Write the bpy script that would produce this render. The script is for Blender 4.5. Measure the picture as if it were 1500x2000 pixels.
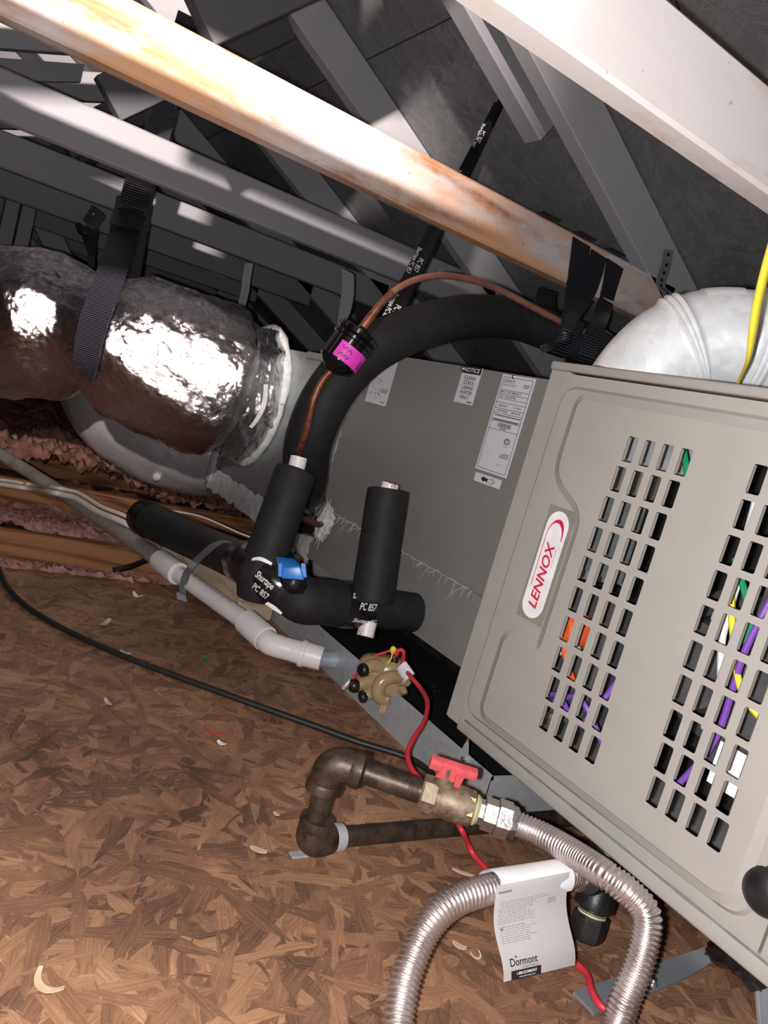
import bpy, bmesh, math, random
from mathutils import Vector, Matrix, noise as mnoise
from mathutils.geometry import delaunay_2d_cdt
from mathutils.bvhtree import BVHTree

for o in list(bpy.data.objects):
    bpy.data.objects.remove(o)
C = bpy.context.scene.collection
random.seed(7)

# ------------------------------------------------------------------ camera
H = 0.455                       # camera height above the plywood deck
F = 1502.0                      # focal length in pixels of a 1500 x 2000 frame
RX = Vector((0.49992799, 0.82182055, 0.27328188))    # camera right in world axes
RD = Vector((0.24919336, 0.16570437, -0.95417227))   # camera down
RF = Vector((-0.82944239, 0.54511746, -0.12195197))  # camera forward
cam = bpy.data.cameras.new('camera')
cam.sensor_fit = 'VERTICAL'
cam.sensor_height = 24.0
cam.lens = F / 2000.0 * 24.0
cam.clip_start = 0.02
cam.clip_end = 60
camo = bpy.data.objects.new('camera', cam)
C.objects.link(camo)
m = Matrix((( RX.x, -RD.x, -RF.x, 0), (RX.y, -RD.y, -RF.y, 0), (RX.z, -RD.z, -RF.z, H), (0, 0, 0, 1)))
camo.matrix_world = m
bpy.context.scene.camera = camo

# ------------------------------------------------------------------ light
world = bpy.data.worlds.new('world')
bpy.context.scene.world = world
world.use_nodes = True
world.node_tree.nodes['Background'].inputs[0].default_value = (0.55, 0.6, 0.7, 1)
world.node_tree.nodes['Background'].inputs[1].default_value = 0.012


def lamp(name, kind, loc, power, color, radius, aim=None, angle=60, blend=0.5):
    l = bpy.data.lights.new(name, kind)
    l.energy = power
    l.color = color
    l.shadow_soft_size = radius
    o = bpy.data.objects.new(name, l)
    C.objects.link(o)
    o.location = loc
    if kind == 'SPOT':
        l.spot_size = math.radians(angle)
        l.spot_blend = blend
    if aim:
        o.rotation_euler = (Vector(aim) - Vector(loc)).to_track_quat('-Z', 'Y').to_euler()
    return o


# the phone's flash, a little beside the lens, and the attic's clamp light beyond the nearest truss
lamp('phone_flash', 'POINT', Vector((0, 0, H)) - RX * 0.022 + RD * 0.004, 35.0, (1.0, 0.97, 0.97), 0.006)
lamp('clamp_work_light', 'SPOT', (1.12, -0.75, H + 0.62), 1250.0, (1.0, 0.85, 0.80), 0.03, (1.12 - 0.945, -0.75 + 0.325, H + 0.62 - 0.01), 35, 0.9)

vs = bpy.context.scene.view_settings
vs.view_transform = 'Standard'
vs.look = 'None'
vs.gamma = 1
vs.use_curve_mapping = False
vs.exposure = 0.0


# ------------------------------------------------------------------ pixel to place
def ray(px, py):
    return RX * ((px - 750) / F) + RD * ((py - 1000) / F) + RF


def PD(px, py, d):
    r = ray(px, py) * d
    return Vector((r.x, r.y, r.z + H))


def PY(px, py, y):
    return PD(px, py, y / ray(px, py).y)


def PX(px, py, x):
    return PD(px, py, x / ray(px, py).x)


def PZ(px, py, z):
    return PD(px, py, (z - H) / ray(px, py).z)


def PPL(px, py, c):            # sloping plane  z = c - 0.535 y (world)
    r = ray(px, py)
    return PD(px, py, (c - H) / (r.z + 0.535 * r.y))


def depth(p):
    return (Vector(p) - Vector((0, 0, H))).dot(RF)


def pxr(w, d):                 # half of a pixel width at a depth, in metres
    return w * 0.5 * d / F


# ------------------------------------------------------------------ materials
def nt(name, rough=0.6, metal=0.0, spec=0.5, color=(0.5, 0.5, 0.5)):
    mt = bpy.data.materials.new(name)
    mt.use_nodes = True
    b = mt.node_tree.nodes['Principled BSDF']
    b.inputs['Roughness'].default_value = rough
    b.inputs['Metallic'].default_value = metal
    b.inputs['Specular IOR Level'].default_value = spec
    b.inputs['Base Color'].default_value = (*color, 1)
    return mt, mt.node_tree, b


def N(t, kind, **kw):
    n = t.nodes.new(kind)
    for k, v in kw.items():
        setattr(n, k, v)
    return n


def L(t, a, b):
    t.links.new(a, b)


def ramp(t, stops, fac):
    r = N(t, 'ShaderNodeValToRGB')
    el = r.color_ramp.elements
    while len(el) < len(stops):
        el.new(0.5)
    for e, (p, c) in zip(el, stops):
        e.position = p
        e.color = (*c, 1)
    L(t, fac, r.inputs[0])
    return r.outputs[0]


def noise(t, vec, scale, detail=4, rough=0.6, dist=0.0):
    n = N(t, 'ShaderNodeTexNoise')
    n.inputs['Scale'].default_value = scale
    n.inputs['Detail'].default_value = detail
    n.inputs['Roughness'].default_value = rough
    n.inputs['Distortion'].default_value = dist
    if vec is not None:
        L(t, vec, n.inputs['Vector'])
    return n


def mapping(t, vec, scale=(1, 1, 1), rot=(0, 0, 0), loc=(0, 0, 0)):
    mp = N(t, 'ShaderNodeMapping')
    mp.inputs['Scale'].default_value = scale
    mp.inputs['Rotation'].default_value = rot
    mp.inputs['Location'].default_value = loc
    L(t, vec, mp.inputs['Vector'])
    return mp.outputs[0]


def coord(t):
    return N(t, 'ShaderNodeTexCoord').outputs['Object']


def mixc(t, fac, a, b):
    mx = N(t, 'ShaderNodeMix', data_type='RGBA')
    for s, v in ((mx.inputs[0], fac), (mx.inputs[6], a), (mx.inputs[7], b)):
        if hasattr(v, 'links'):
            L(t, v, s)
        elif isinstance(v, (int, float)):
            s.default_value = v
        else:
            s.default_value = (*v, 1)
    return mx.outputs[2]


def math_(t, op, a, b=None, clamp=False):
    mn = N(t, 'ShaderNodeMath', operation=op, use_clamp=clamp)
    for s, v in zip(mn.inputs, (a, b)):
        if v is None:
            continue
        if hasattr(v, 'links'):
            L(t, v, s)
        else:
            s.default_value = v
    return mn.outputs[0]


def bump(t, b, h, strength=0.3, dist=0.002):
    bp = N(t, 'ShaderNodeBump')
    bp.inputs['Strength'].default_value = strength
    bp.inputs['Distance'].default_value = dist
    L(t, h, bp.inputs['Height'])
    L(t, bp.outputs[0], b.inputs['Normal'])


def plain(name, color, rough=0.6, metal=0.0, var=0.12, scale=40, bmp=0.0, spec=0.5, bscale=None):
    mt, t, b = nt(name, rough, metal, spec, color)
    n = noise(t, coord(t), scale, 5)
    lo = tuple(c * (1 - var) for c in color)
    hi = tuple(min(1, c * (1 + var)) for c in color)
    L(t, ramp(t, [(0.3, lo), (0.7, hi)], n.outputs[0]), b.inputs['Base Color'])
    if bmp:
        n2 = noise(t, coord(t), bscale or scale * 3, 4)
        bump(t, b, n2.outputs[0], bmp, 0.001)
    return mt


def osb(name, stops, rough, strength, k=1.0, spec=0.4, grit=None, metal=0.0):
    """overlapping wood strands: several layers of stretched cells, the one with the highest random number wins"""
    mt, t, b = nt(name, rough, metal, spec)
    co = coord(t)
    wob = noise(t, co, 14 * k, 2)
    co2 = N(t, 'ShaderNodeVectorMath', operation='MULTIPLY_ADD')
    L(t, wob.outputs['Color'], co2.inputs[0])
    co2.inputs[1].default_value = (0.03 / k, 0.03 / k, 0)
    L(t, co, co2.inputs[2])
    cur_h = cur_c = None
    for i, a in enumerate((0.25, 0.9, 1.5, 2.1, 2.75, 0.6, 1.85)):
        v = N(t, 'ShaderNodeTexVoronoi')
        mp = mapping(t, mapping(t, co2.outputs[0], (1, 1, 1), (0, 0, a)), (10 * k, 48 * k, 0.0), (0, 0, 0), (i * 3.7, i * 1.9, 0))
        L(t, mp, v.inputs['Vector'])
        v.inputs['Scale'].default_value = 1.0
        v.inputs['Randomness'].default_value = 1.0
        sp = N(t, 'ShaderNodeSeparateColor')
        L(t, v.outputs['Color'], sp.inputs[0])
        g = noise(t, mapping(t, mapping(t, co, (1, 1, 1), (0, 0, a)), (14 * k, 260 * k, 1)), 1.0, 3)
        cval = math_(t, 'ADD', math_(t, 'ADD', math_(t, 'MULTIPLY', sp.outputs[1], 0.50), 0.25), math_(t, 'MULTIPLY', math_(t, 'SUBTRACT', g.outputs[0], 0.5), 0.7))
        if cur_h is None:
            cur_h, cur_c = sp.outputs[0], cval
        else:
            gt = math_(t, 'GREATER_THAN', sp.outputs[0], cur_h)
            mxn = N(t, 'ShaderNodeMix', data_type='FLOAT')
            L(t, gt, mxn.inputs[0]); L(t, cur_c, mxn.inputs[2]); L(t, cval, mxn.inputs[3])
            cur_c = mxn.outputs[0]
            cur_h = math_(t, 'MAXIMUM', sp.outputs[0], cur_h)
    big = noise(t, co, 3.4, 6, 0.7)
    cfin = math_(t, 'ADD', cur_c, math_(t, 'MULTIPLY', math_(t, 'SUBTRACT', big.outputs[0], 0.53), 1.35))
    col = ramp(t, stops, cfin)
    if grit:
        gn = noise(t, co, 300, 2)
        gf = math_(t, 'MULTIPLY', math_(t, 'GREATER_THAN', gn.outputs[0], 0.68), 0.45)
        col = mixc(t, gf, col, grit)
    L(t, col, b.inputs['Base Color'])
    fine = noise(t, co, 120, 3)
    hsum = math_(t, 'ADD', cur_c, math_(t, 'MULTIPLY', fine.outputs[0], 0.35))
    bump(t, b, hsum, strength, 0.002)
    return mt


def lumber(name, base, dark, paint=None, amount=0.5, rough=0.65, sc=1.0):
    """sawn timber with grain along local Y, with patches of sprayed paint"""
    mt, t, b = nt(name, rough, 0, 0.35)
    co = coord(t)
    mp = mapping(t, co, (22 * sc, 1.1 * sc, 22 * sc))
    w = N(t, 'ShaderNodeTexWave', wave_type='RINGS')
    w.inputs['Scale'].default_value = 0.5
    w.inputs['Distortion'].default_value = 6
    w.inputs['Detail'].default_value = 3
    w.inputs['Detail Scale'].default_value = 1.4
    L(t, mp, w.inputs['Vector'])
    n = noise(t, mapping(t, co, (60, 3, 60)), 1.0, 4)
    f = math_(t, 'ADD', math_(t, 'MULTIPLY', w.outputs['Fac'], 0.35), math_(t, 'MULTIPLY', n.outputs[0], 0.65))
    col = ramp(t, [(0.28, dark), (0.5, base), (0.8, tuple(min(1, c * 1.15) for c in base))], f)
    if paint:
        pn = noise(t, mapping(t, co, (5, 2.2, 7)), 1.0, 6, 0.7)
        pf = ramp(t, [(max(0, 0.62 - amount * 0.42), (0, 0, 0)), (min(1, 0.78 - amount * 0.42), (1, 1, 1))], pn.outputs[0])
        col = mixc(t, pf, col, paint)
    sp = noise(t, co, 55, 2)
    col = mixc(t, math_(t, 'MULTIPLY', math_(t, 'GREATER_THAN', sp.outputs[0], 0.72), 0.5), col, dark)
    L(t, col, b.inputs['Base Color'])
    bump(t, b, f, 0.25, 0.0015)
    return mt


def foil(name, color, rough, scale, strength, metal=1.0):
    mt, t, b = nt(name, rough, metal, 0.5, color)
    co = coord(t)
    v = N(t, 'ShaderNodeTexVoronoi', feature='DISTANCE_TO_EDGE')
    v.inputs['Scale'].default_value = scale
    d = noise(t, co, scale * 0.5, 3)
    vm = N(t, 'ShaderNodeVectorMath', operation='MULTIPLY_ADD')
    L(t, d.outputs['Color'], vm.inputs[0])
    vm.inputs[1].default_value = (0.05, 0.05, 0.05)
    L(t, co, vm.inputs[2])
    L(t, vm.outputs[0], v.inputs['Vector'])
    n = noise(t, co, scale * 1.2, 6, 0.7, 1.5)
    h = math_(t, 'ADD', math_(t, 'MULTIPLY', n.outputs[0], 0.9), math_(t, 'MULTIPLY', v.outputs[0], 0.6))
    bump(t, b, h, strength, 0.012)
    L(t, ramp(t, [(0.2, tuple(c * 0.75 for c in color)), (0.8, color)], n.outputs[0]), b.inputs['Base Color'])
    return mt


def galv(name, color, rough=0.38, metal=0.4):
    mt, t, b = nt(name, rough, metal, 0.5, color)
    co = coord(t)
    v = N(t, 'ShaderNodeTexVoronoi')
    v.inputs['Scale'].default_value = 90
    L(t, co, v.inputs['Vector'])
    n = noise(t, co, 7, 5)
    f = math_(t, 'ADD', math_(t, 'MULTIPLY', v.outputs['Color'], 0.3), math_(t, 'MULTIPLY', n.outputs[0], 0.7))
    L(t, ramp(t, [(0.25, tuple(c * 0.72 for c in color)), (0.75, color)], f), b.inputs['Base Color'])
    L(t, math_(t, 'ADD', math_(t, 'MULTIPLY', n.outputs[0], 0.25), rough - 0.1), b.inputs['Roughness'])
    return mt


def webbing(name):
    mt, t, b = nt(name, 0.34, 0, 0.8, (0.02, 0.02, 0.026))
    w = N(t, 'ShaderNodeTexWave', wave_type='BANDS', bands_direction='Z')
    w.inputs['Scale'].default_value = 70
    w.inputs['Distortion'].default_value = 1.2
    w.inputs['Detail'].default_value = 2
    L(t, coord(t), w.inputs['Vector'])
    n = noise(t, coord(t), 350, 2)
    h = math_(t, 'ADD', w.outputs['Fac'], math_(t, 'MULTIPLY', n.outputs[0], 0.6))
    bump(t, b, h, 0.8, 0.0015)
    L(t, ramp(t, [(0.3, (0.004, 0.004, 0.006)), (0.9, (0.050, 0.050, 0.068))], w.outputs['Fac']), b.inputs['Base Color'])
    return mt


def rusty(name, a, c, rough=0.45, metal=0.7, sc=30):
    mt, t, b = nt(name, rough, metal, 0.5)
    n = noise(t, coord(t), sc, 6, 0.7)
    L(t, ramp(t, [(0.35, a), (0.65, c)], n.outputs[0]), b.inputs['Base Color'])
    L(t, math_(t, 'ADD', math_(t, 'MULTIPLY', n.outputs[0], 0.4), rough - 0.2), b.inputs['Roughness'])
    n2 = noise(t, coord(t), 260, 3)
    bump(t, b, n2.outputs[0], 0.25, 0.001)
    return mt


def fluff(name, a, c, d):
    mt, t, b = nt(name, 0.95, 0, 0.1)
    n = noise(t, coord(t), 11, 8, 0.75, 0.6)
    L(t, ramp(t, [(0.3, a), (0.5, c), (0.72, d)], n.outputs[0]), b.inputs['Base Color'])
    n2 = noise(t, coord(t), 90, 6, 0.8, 1.0)
    bump(t, b, n2.outputs[0], 0.5, 0.006)
    return mt


M = {}
M['osb_floor'] = osb('osb_floor', [(0.05, (0.085, 0.045, 0.028)), (0.30, (0.19, 0.095, 0.054)), (0.52, (0.28, 0.142, 0.078)), (0.76, (0.40, 0.215, 0.115)), (0.98, (0.58, 0.35, 0.20))], 0.6, 0.4, 1.7, 0.4, (0.55, 0.45, 0.38))
M['osb_deck'] = osb('osb_deck', [(0.1, (0.17, 0.175, 0.18)), (0.5, (0.215, 0.22, 0.228)), (0.9, (0.28, 0.287, 0.30))], 0.36, 1.0, 1.7, 0.6, None, 0.2)
M['pine'] = lumber('pine', (0.66, 0.37, 0.21), (0.36, 0.16, 0.075), (0.66, 0.61, 0.60), 0.40, 0.45)
M['pine_pale'] = lumber('pine_pale', (0.90, 0.72, 0.60), (0.60, 0.34, 0.22), (0.95, 0.91, 0.90), 0.70, 0.45)  # pine whitened, the glare on the near tie beam put into its colour
M['pine_grey'] = lumber('pine_grey', (0.33, 0.23, 0.18), (0.17, 0.13, 0.11), (0.27, 0.275, 0.295), 0.85)
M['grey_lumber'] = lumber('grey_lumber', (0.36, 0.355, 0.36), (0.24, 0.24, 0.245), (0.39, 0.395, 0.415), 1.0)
M['dark_lumber'] = lumber('dark_lumber', (0.060, 0.059, 0.061), (0.04, 0.04, 0.042), (0.070, 0.072, 0.078), 1.0)  # grey lumber with the shade on the webs put into its colour
M['joist'] = lumber('joist', (0.42, 0.19, 0.08), (0.17, 0.065, 0.025), None, 0, 0.6, 1.6)
M['block'] = lumber('block', (0.62, 0.50, 0.34), (0.34, 0.26, 0.17), (0.46, 0.36, 0.24), 0.4, 0.8)
M['enamel'] = plain('enamel', (0.335, 0.325, 0.30), 0.36, 0, 0.04, 18, 0.06, 0.5, 240)
M['enamel_dark'] = plain('enamel_dark', (0.245, 0.245, 0.232), 0.4, 0, 0.04, 14, 0.06, 0.5, 240)  # the furnace's enamel, darkened in colour for the weaker light on the coil
M['scuff'] = plain('scuff', (0.20, 0.20, 0.205), 0.5, 0.2, 0.3, 60)
M['black_inside'] = plain('black_inside', (0.012, 0.012, 0.013), 0.6, 0, 0.4, 40)
M['pan_coat'] = plain('pan_coat', (0.010, 0.011, 0.012), 0.75, 0, 0.5, 120, 0.4, 0.3)
M['galv'] = galv('galv', (0.60, 0.63, 0.66))
M['galv_vent'] = galv('galv_vent', (0.93, 0.96, 0.97), 0.38, 0.2)
M['galv_duct'] = galv('galv_duct', (0.36, 0.40, 0.40), 0.32, 0.6)
M['strap_metal'] = galv('strap_metal', (0.30, 0.33, 0.36), 0.5, 0.4)
M['grey_strap'] = galv('grey_strap', (0.16, 0.16, 0.155), 0.5, 0.5)
M['mastic'] = plain('mastic', (0.50, 0.53, 0.53), 0.75, 0, 0.25, 45, 0.8, 0.3, 70)
M['foil'] = foil('foil', (0.88, 0.86, 0.88), 0.115, 40, 0.34)
M['foil_crumpled'] = foil('foil_crumpled', (0.88, 0.88, 0.90), 0.15, 45, 0.55)
M['foil_dull'] = foil('foil_dull', (0.60, 0.62, 0.64), 0.28, 14, 0.3, 0.55)
M['foam'] = plain('foam', (0.017, 0.0175, 0.018), 0.66, 0, 0.25, 60, 0.15, 0.3)
M['tape'] = plain('tape', (0.012, 0.012, 0.013), 0.22, 0, 0.3, 80, 0.9, 0.6, 45)
M['webbing'] = webbing('webbing')
M['rubber'] = plain('rubber', (0.010, 0.010, 0.012), 0.4, 0, 0.3, 80, 0.2)
M['cable_black'] = plain('cable_black', (0.014, 0.013, 0.013), 0.5, 0, 0.3, 80)
M['copper'] = rusty('copper', (0.52, 0.22, 0.15), (0.66, 0.33, 0.24), 0.42, 0.7, 25)
M['copper_dark'] = rusty('copper_dark', (0.13, 0.05, 0.03), (0.34, 0.14, 0.08), 0.5, 0.6, 60)
M['drier'] = plain('drier', (0.006, 0.006, 0.007), 0.16, 0, 0.3, 30, 0, 0.6)
M['magenta'] = plain('magenta', (0.80, 0.05, 0.55), 0.5, 0, 0.05, 30)
M['pvc'] = plain('pvc', (0.92, 0.88, 0.87), 0.35, 0, 0.05, 20)
M['pvc_dirty'] = plain('pvc_dirty', (0.36, 0.33, 0.30), 0.6, 0, 0.3, 25)
M['print_red'] = plain('print_red', (0.45, 0.03, 0.07), 0.5)
M['black_pipe'] = rusty('black_pipe', (0.030, 0.024, 0.020), (0.115, 0.082, 0.060), 0.46, 0.55, 45)
M['iron_dark'] = rusty('iron_dark', (0.010, 0.010, 0.010), (0.03, 0.03, 0.03), 0.42, 0.4, 40)
M['brass'] = rusty('brass', (0.13, 0.085, 0.05), (0.34, 0.27, 0.19), 0.52, 0.45, 70)
M['brass_bright'] = rusty('brass_bright', (0.52, 0.33, 0.12), (0.66, 0.48, 0.22), 0.35, 0.9, 40)
M['steel'] = rusty('steel', (0.50, 0.48, 0.47), (0.72, 0.70, 0.69), 0.30, 0.95, 60)
M['hose'] = rusty('hose', (0.58, 0.52, 0.51), (0.74, 0.68, 0.67), 0.34, 0.95, 30)
M['dope'] = plain('dope', (0.46, 0.45, 0.24), 0.6)
M['red_handle'] = plain('red_handle', (0.66, 0.10, 0.11), 0.45, 0, 0.15, 90, 0.2)
M['red_wire'] = plain('red_wire', (0.62, 0.035, 0.05), 0.4)
M['white_wire'] = plain('white_wire', (0.88, 0.84, 0.76), 0.55)
M['yellow'] = plain('yellow', (0.85, 0.72, 0.06), 0.45)
M['white_plastic'] = plain('white_plastic', (0.78, 0.78, 0.78), 0.4)
M['zinc_thread'] = plain('zinc_thread', (0.42, 0.47, 0.53), 0.45, 0.3)
M['paper'] = plain('paper', (0.90, 0.90, 0.91), 0.5, 0, 0.02, 10)
M['label_white'] = plain('label_white', (0.72, 0.75, 0.80), 0.35, 0, 0.02, 10)
M['ink'] = plain('ink', (0.015, 0.015, 0.018), 0.5)
M['ink_grey'] = plain('ink_grey', (0.25, 0.25, 0.27), 0.5)
M['logo_grey'] = plain('logo_grey', (0.22, 0.22, 0.19), 0.45)
M['logo_white'] = plain('logo_white', (0.78, 0.78, 0.80), 0.3)
M['logo_red'] = plain('logo_red', (0.60, 0.02, 0.05), 0.35)
M['blue'] = plain('blue', (0.01, 0.19, 0.62), 0.35)
M['tan'] = plain('tan', (0.36, 0.255, 0.135), 0.2, 0, 0.06, 30, 0, 0.6)
M['purple'] = plain('purple', (0.22, 0.08, 0.45), 0.4)
M['orange'] = plain('orange', (0.80, 0.12, 0.03), 0.4)
M['green'] = plain('green', (0.02, 0.30, 0.14), 0.4)
M['dark_panel'] = plain('dark_panel', (0.10, 0.10, 0.105), 0.5, 0.3, 0.3, 30)
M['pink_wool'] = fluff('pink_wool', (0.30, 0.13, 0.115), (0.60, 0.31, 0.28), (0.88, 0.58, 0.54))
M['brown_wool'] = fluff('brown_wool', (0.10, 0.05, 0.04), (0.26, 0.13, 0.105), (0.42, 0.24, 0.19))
M['glass_wool'] = fluff('glass_wool', (0.45, 0.42, 0.36), (0.68, 0.66, 0.62), (0.85, 0.84, 0.82))
M['shaving'] = plain('shaving', (0.62, 0.45, 0.30), 0.7, 0, 0.2, 60)
M['shaving_pink'] = plain('shaving_pink', (0.62, 0.48, 0.46), 0.7, 0, 0.2, 60)


# ------------------------------------------------------------------ mesh helpers
def link(name, bm, mat, parent=None, smooth=False, sharp=None):
    me = bpy.data.meshes.new(name)
    bmesh.ops.recalc_face_normals(bm, faces=bm.faces)
    bm.to_mesh(me)
    bm.free()
    return linkme(name, me, mat, parent, smooth, sharp)


def linkme(name, me, mat, parent=None, smooth=False, sharp=None):
    o = bpy.data.objects.new(name, me)
    C.objects.link(o)
    for k in (mat if isinstance(mat, (list, tuple)) else [mat]):
        me.materials.append(M[k])
    if smooth:
        for p in me.polygons:
            p.use_smooth = True
        if sharp is not None:
            me.set_sharp_from_angle(angle=math.radians(sharp))
    if parent:
        o.parent = parent
    return o


def thing(name, label, cat, loc=(0, 0, 0), group=None):
    """an Empty at the origin or at a base point; parts are given in world axes and shifted under it"""
    o = bpy.data.objects.new(name, None)
    C.objects.link(o)
    o.empty_display_size = 0.05
    o['label'] = label
    o['category'] = cat
    if group:
        o['group'] = group
    return o


def tag(o, label, cat, group=None, kind=None):
    o['label'] = label
    o['category'] = cat
    if group:
        o['group'] = group
    if kind:
        o['kind'] = kind
    return o


def hexa(bm, v8):
    vs = [bm.verts.new(v) for v in v8]
    for f in ((0, 1, 2, 3), (7, 6, 5, 4), (0, 4, 5, 1), (1, 5, 6, 2), (2, 6, 7, 3), (3, 7, 4, 0)):
        bm.faces.new([vs[i] for i in f])
    return vs


def box(bm, x0, x1, y0, y1, z0, z1):
    return hexa(bm, [(x0, y0, z0), (x1, y0, z0), (x1, y1, z0), (x0, y1, z0), (x0, y0, z1), (x1, y0, z1), (x1, y1, z1), (x0, y1, z1)])


def bev(bm, w=0.002, seg=2):
    bmesh.ops.bevel(bm, geom=bm.edges[:], offset=w, segments=seg, affect='EDGES', profile=0.5)


def obox(name, mat, parent, x0, x1, y0, y1, z0, z1, b=0.0):
    bm = bmesh.new()
    box(bm, x0, x1, y0, y1, z0, z1)
    if b:
        bev(bm, b)
    return link(name, bm, mat, parent)


def board(name, mat, parent, corners, off, b=0.0015):
    """a plank: four corners of one face and the offset to the opposite face"""
    bm = bmesh.new()
    off = Vector(off)
    hexa(bm, [Vector(c) for c in corners] + [Vector(c) + off for c in corners])
    if b:
        bmesh.ops.recalc_face_normals(bm, faces=bm.faces)
        bev(bm, b, 1)
    return link(name, bm, mat, parent)


def member(name, mat, parent, a, b, w, up, t, tdir, bv=0.0015):
    """timber from a to b; w across `up`, t along `tdir`; the local Y axis runs along the timber so the grain follows it"""
    a, b = Vector(a), Vector(b)
    yv = (b - a).normalized()
    zv = (Vector(up) - yv * Vector(up).dot(yv)).normalized()
    xv = yv.cross(zv)
    if xv.dot(Vector(tdir)) < 0:
        s = -1
    else:
        s = 1
    ln = (b - a).length
    bm = bmesh.new()
    x0, x1 = (0, t) if s > 0 else (-t, 0)
    box(bm, x0, x1, 0, ln, 0, w)
    if bv:
        bev(bm, bv, 1)
    o = link(name, bm, mat, parent)
    mw = Matrix((( xv.x, yv.x, zv.x, a.x), (xv.y, yv.y, zv.y, a.y), (xv.z, yv.z, zv.z, a.z), (0, 0, 0, 1)))
    o.matrix_basis = mw
    return o


def catmull(pts, n):
    """pts: list of tuples (Vector, extra...) -> dense list"""
    out = []
    P = [pts[0]] + list(pts) + [pts[-1]]
    for i in range(1, len(P) - 2):
        p0, p1, p2, p3 = P[i - 1], P[i], P[i + 1], P[i + 2]
        for k in range(n):
            t = k / n
            t2, t3 = t * t, t * t * t
            row = []
            for q in range(len(p1)):
                row.append(0.5 * ((2 * p1[q]) + (p2[q] - p0[q]) * t + (2 * p0[q] - 5 * p1[q] + 4 * p2[q] - p3[q]) * t2 + (3 * p1[q] - p0[q] - 3 * p2[q] + p3[q]) * t3))
            out.append(tuple(row))
    out.append(tuple(pts[-1]))
    return out


def frames(ps):
    T = []
    for i in range(len(ps)):
        a = ps[max(0, i - 1)]
        b = ps[min(len(ps) - 1, i + 1)]
        T.append((b - a).normalized())
    u = T[0].orthogonal().normalized()
    # start with an axis near world up so text has a known angle
    up = Vector((0, 0, 1))
    w = up - T[0] * up.dot(T[0])
    if w.length > 0.2:
        u = w.normalized()
    Fm = []
    for i, t in enumerate(T):
        u = (u - t * u.dot(t)).normalized()
        Fm.append((t, u, t.cross(u)))
    return Fm


def sweep(bm, pr, seg=20, cap=True, fn=None, flat=None):
    """tube through (point, radius) rows; fn(i, a, r, p) may alter the radius; flat scales the two axes"""
    ps = [Vector(p[0]) for p in pr]
    rs = [p[1] for p in pr]
    Fm = frames(ps)
    rings = []
    for i, (p, r) in enumerate(zip(ps, rs)):
        t, u, v = Fm[i]
        ring = []
        for k in range(seg):
            a = 2 * math.pi * k / seg
            rr = fn(i, a, r, p) if fn else r
            fu, fv = flat if flat else (1, 1)
            ring.append(bm.verts.new(p + u * (math.cos(a) * rr * fu) + v * (math.sin(a) * rr * fv)))
        rings.append(ring)
    for i in range(len(rings) - 1):
        for k in range(seg):
            bm.faces.new((rings[i][k], rings[i][(k + 1) % seg], rings[i + 1][(k + 1) % seg], rings[i + 1][k]))
    if cap:
        bm.faces.new(rings[0][::-1])
        bm.faces.new(rings[-1])
    return rings, Fm, ps


def tube(name, mat, parent, pr, seg=20, n=8, cap=True, smooth_path=True, fn=None, sharp=40, flat=None):
    bm = bmesh.new()
    rows = catmull([(Vector(p), r) for p, r in pr], n) if smooth_path else [(Vector(p), r) for p, r in pr]
    sweep(bm, rows, seg, cap, fn, flat)
    return link(name, bm, mat, parent, True, sharp)


def cyl(name, mat, parent, a, b, r, seg=24, r2=None, sharp=40):
    return tube(name, mat, parent, [(a, r), (b, r if r2 is None else r2)], seg, 1, True, False, None, sharp)


def lathe(name, mat, parent, a, b, prof, seg=28, sharp=40, fn=None):
    """profile (t along a->b in metres, radius)"""
    a, b = Vector(a), Vector(b)
    d = (b - a).normalized()
    return tube(name, mat, parent, [(a + d * t, r) for t, r in prof], seg, 1, True, False, fn, sharp)


def pipe_sleeve(name, mat, parent, a, b, r, ri, seg=28):
    """hollow sleeve with an open end at b"""
    a, b = Vector(a), Vector(b)
    d = (b - a).normalized()
    return tube(name, mat, parent, [(a, r), (b - d * 0.003, r), (b, r - 0.003), (b, ri), (b - d * 0.03, ri)], seg, 1, True, False)


def ribbon(name, mat, parent, rows, thick=0.002, n=6, smooth_path=True):
    """flat strap: rows of (left edge, right edge); gets a thickness"""
    rr = [(Vector(a), Vector(b)) for a, b in rows]
    if smooth_path:
        rr = catmull(rr, n)
    bm = bmesh.new()
    cs = [(a + b) * 0.5 for a, b in rr]
    F0, F1 = [], []
    for i, (a, b) in enumerate(rr):
        t = (cs[min(i + 1, len(cs) - 1)] - cs[max(0, i - 1)]).normalized()
        nn = t.cross((b - a).normalized()).normalized() * thick * 0.5
        F0.append((bm.verts.new(a + nn), bm.verts.new(b + nn)))
        F1.append((bm.verts.new(a - nn), bm.verts.new(b - nn)))
    for i in range(len(rr) - 1):
        bm.faces.new((F0[i][0], F0[i][1], F0[i + 1][1], F0[i + 1][0]))
        bm.faces.new((F1[i][1], F1[i][0], F1[i + 1][0], F1[i + 1][1]))
        bm.faces.new((F0[i][0], F0[i + 1][0], F1[i + 1][0], F1[i][0]))
        bm.faces.new((F0[i][1], F1[i][1], F1[i + 1][1], F0[i + 1][1]))
    bm.faces.new((F0[0][0], F1[0][0], F1[0][1], F0[0][1]))
    bm.faces.new((F0[-1][1], F1[-1][1], F1[-1][0], F0[-1][0]))
    return link(name, bm, mat, parent, True, 35)


def bvh(o):
    return BVHTree.FromPolygons([v.co.copy() for v in o.data.vertices], [tuple(p.vertices) for p in o.data.polygons])


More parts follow.
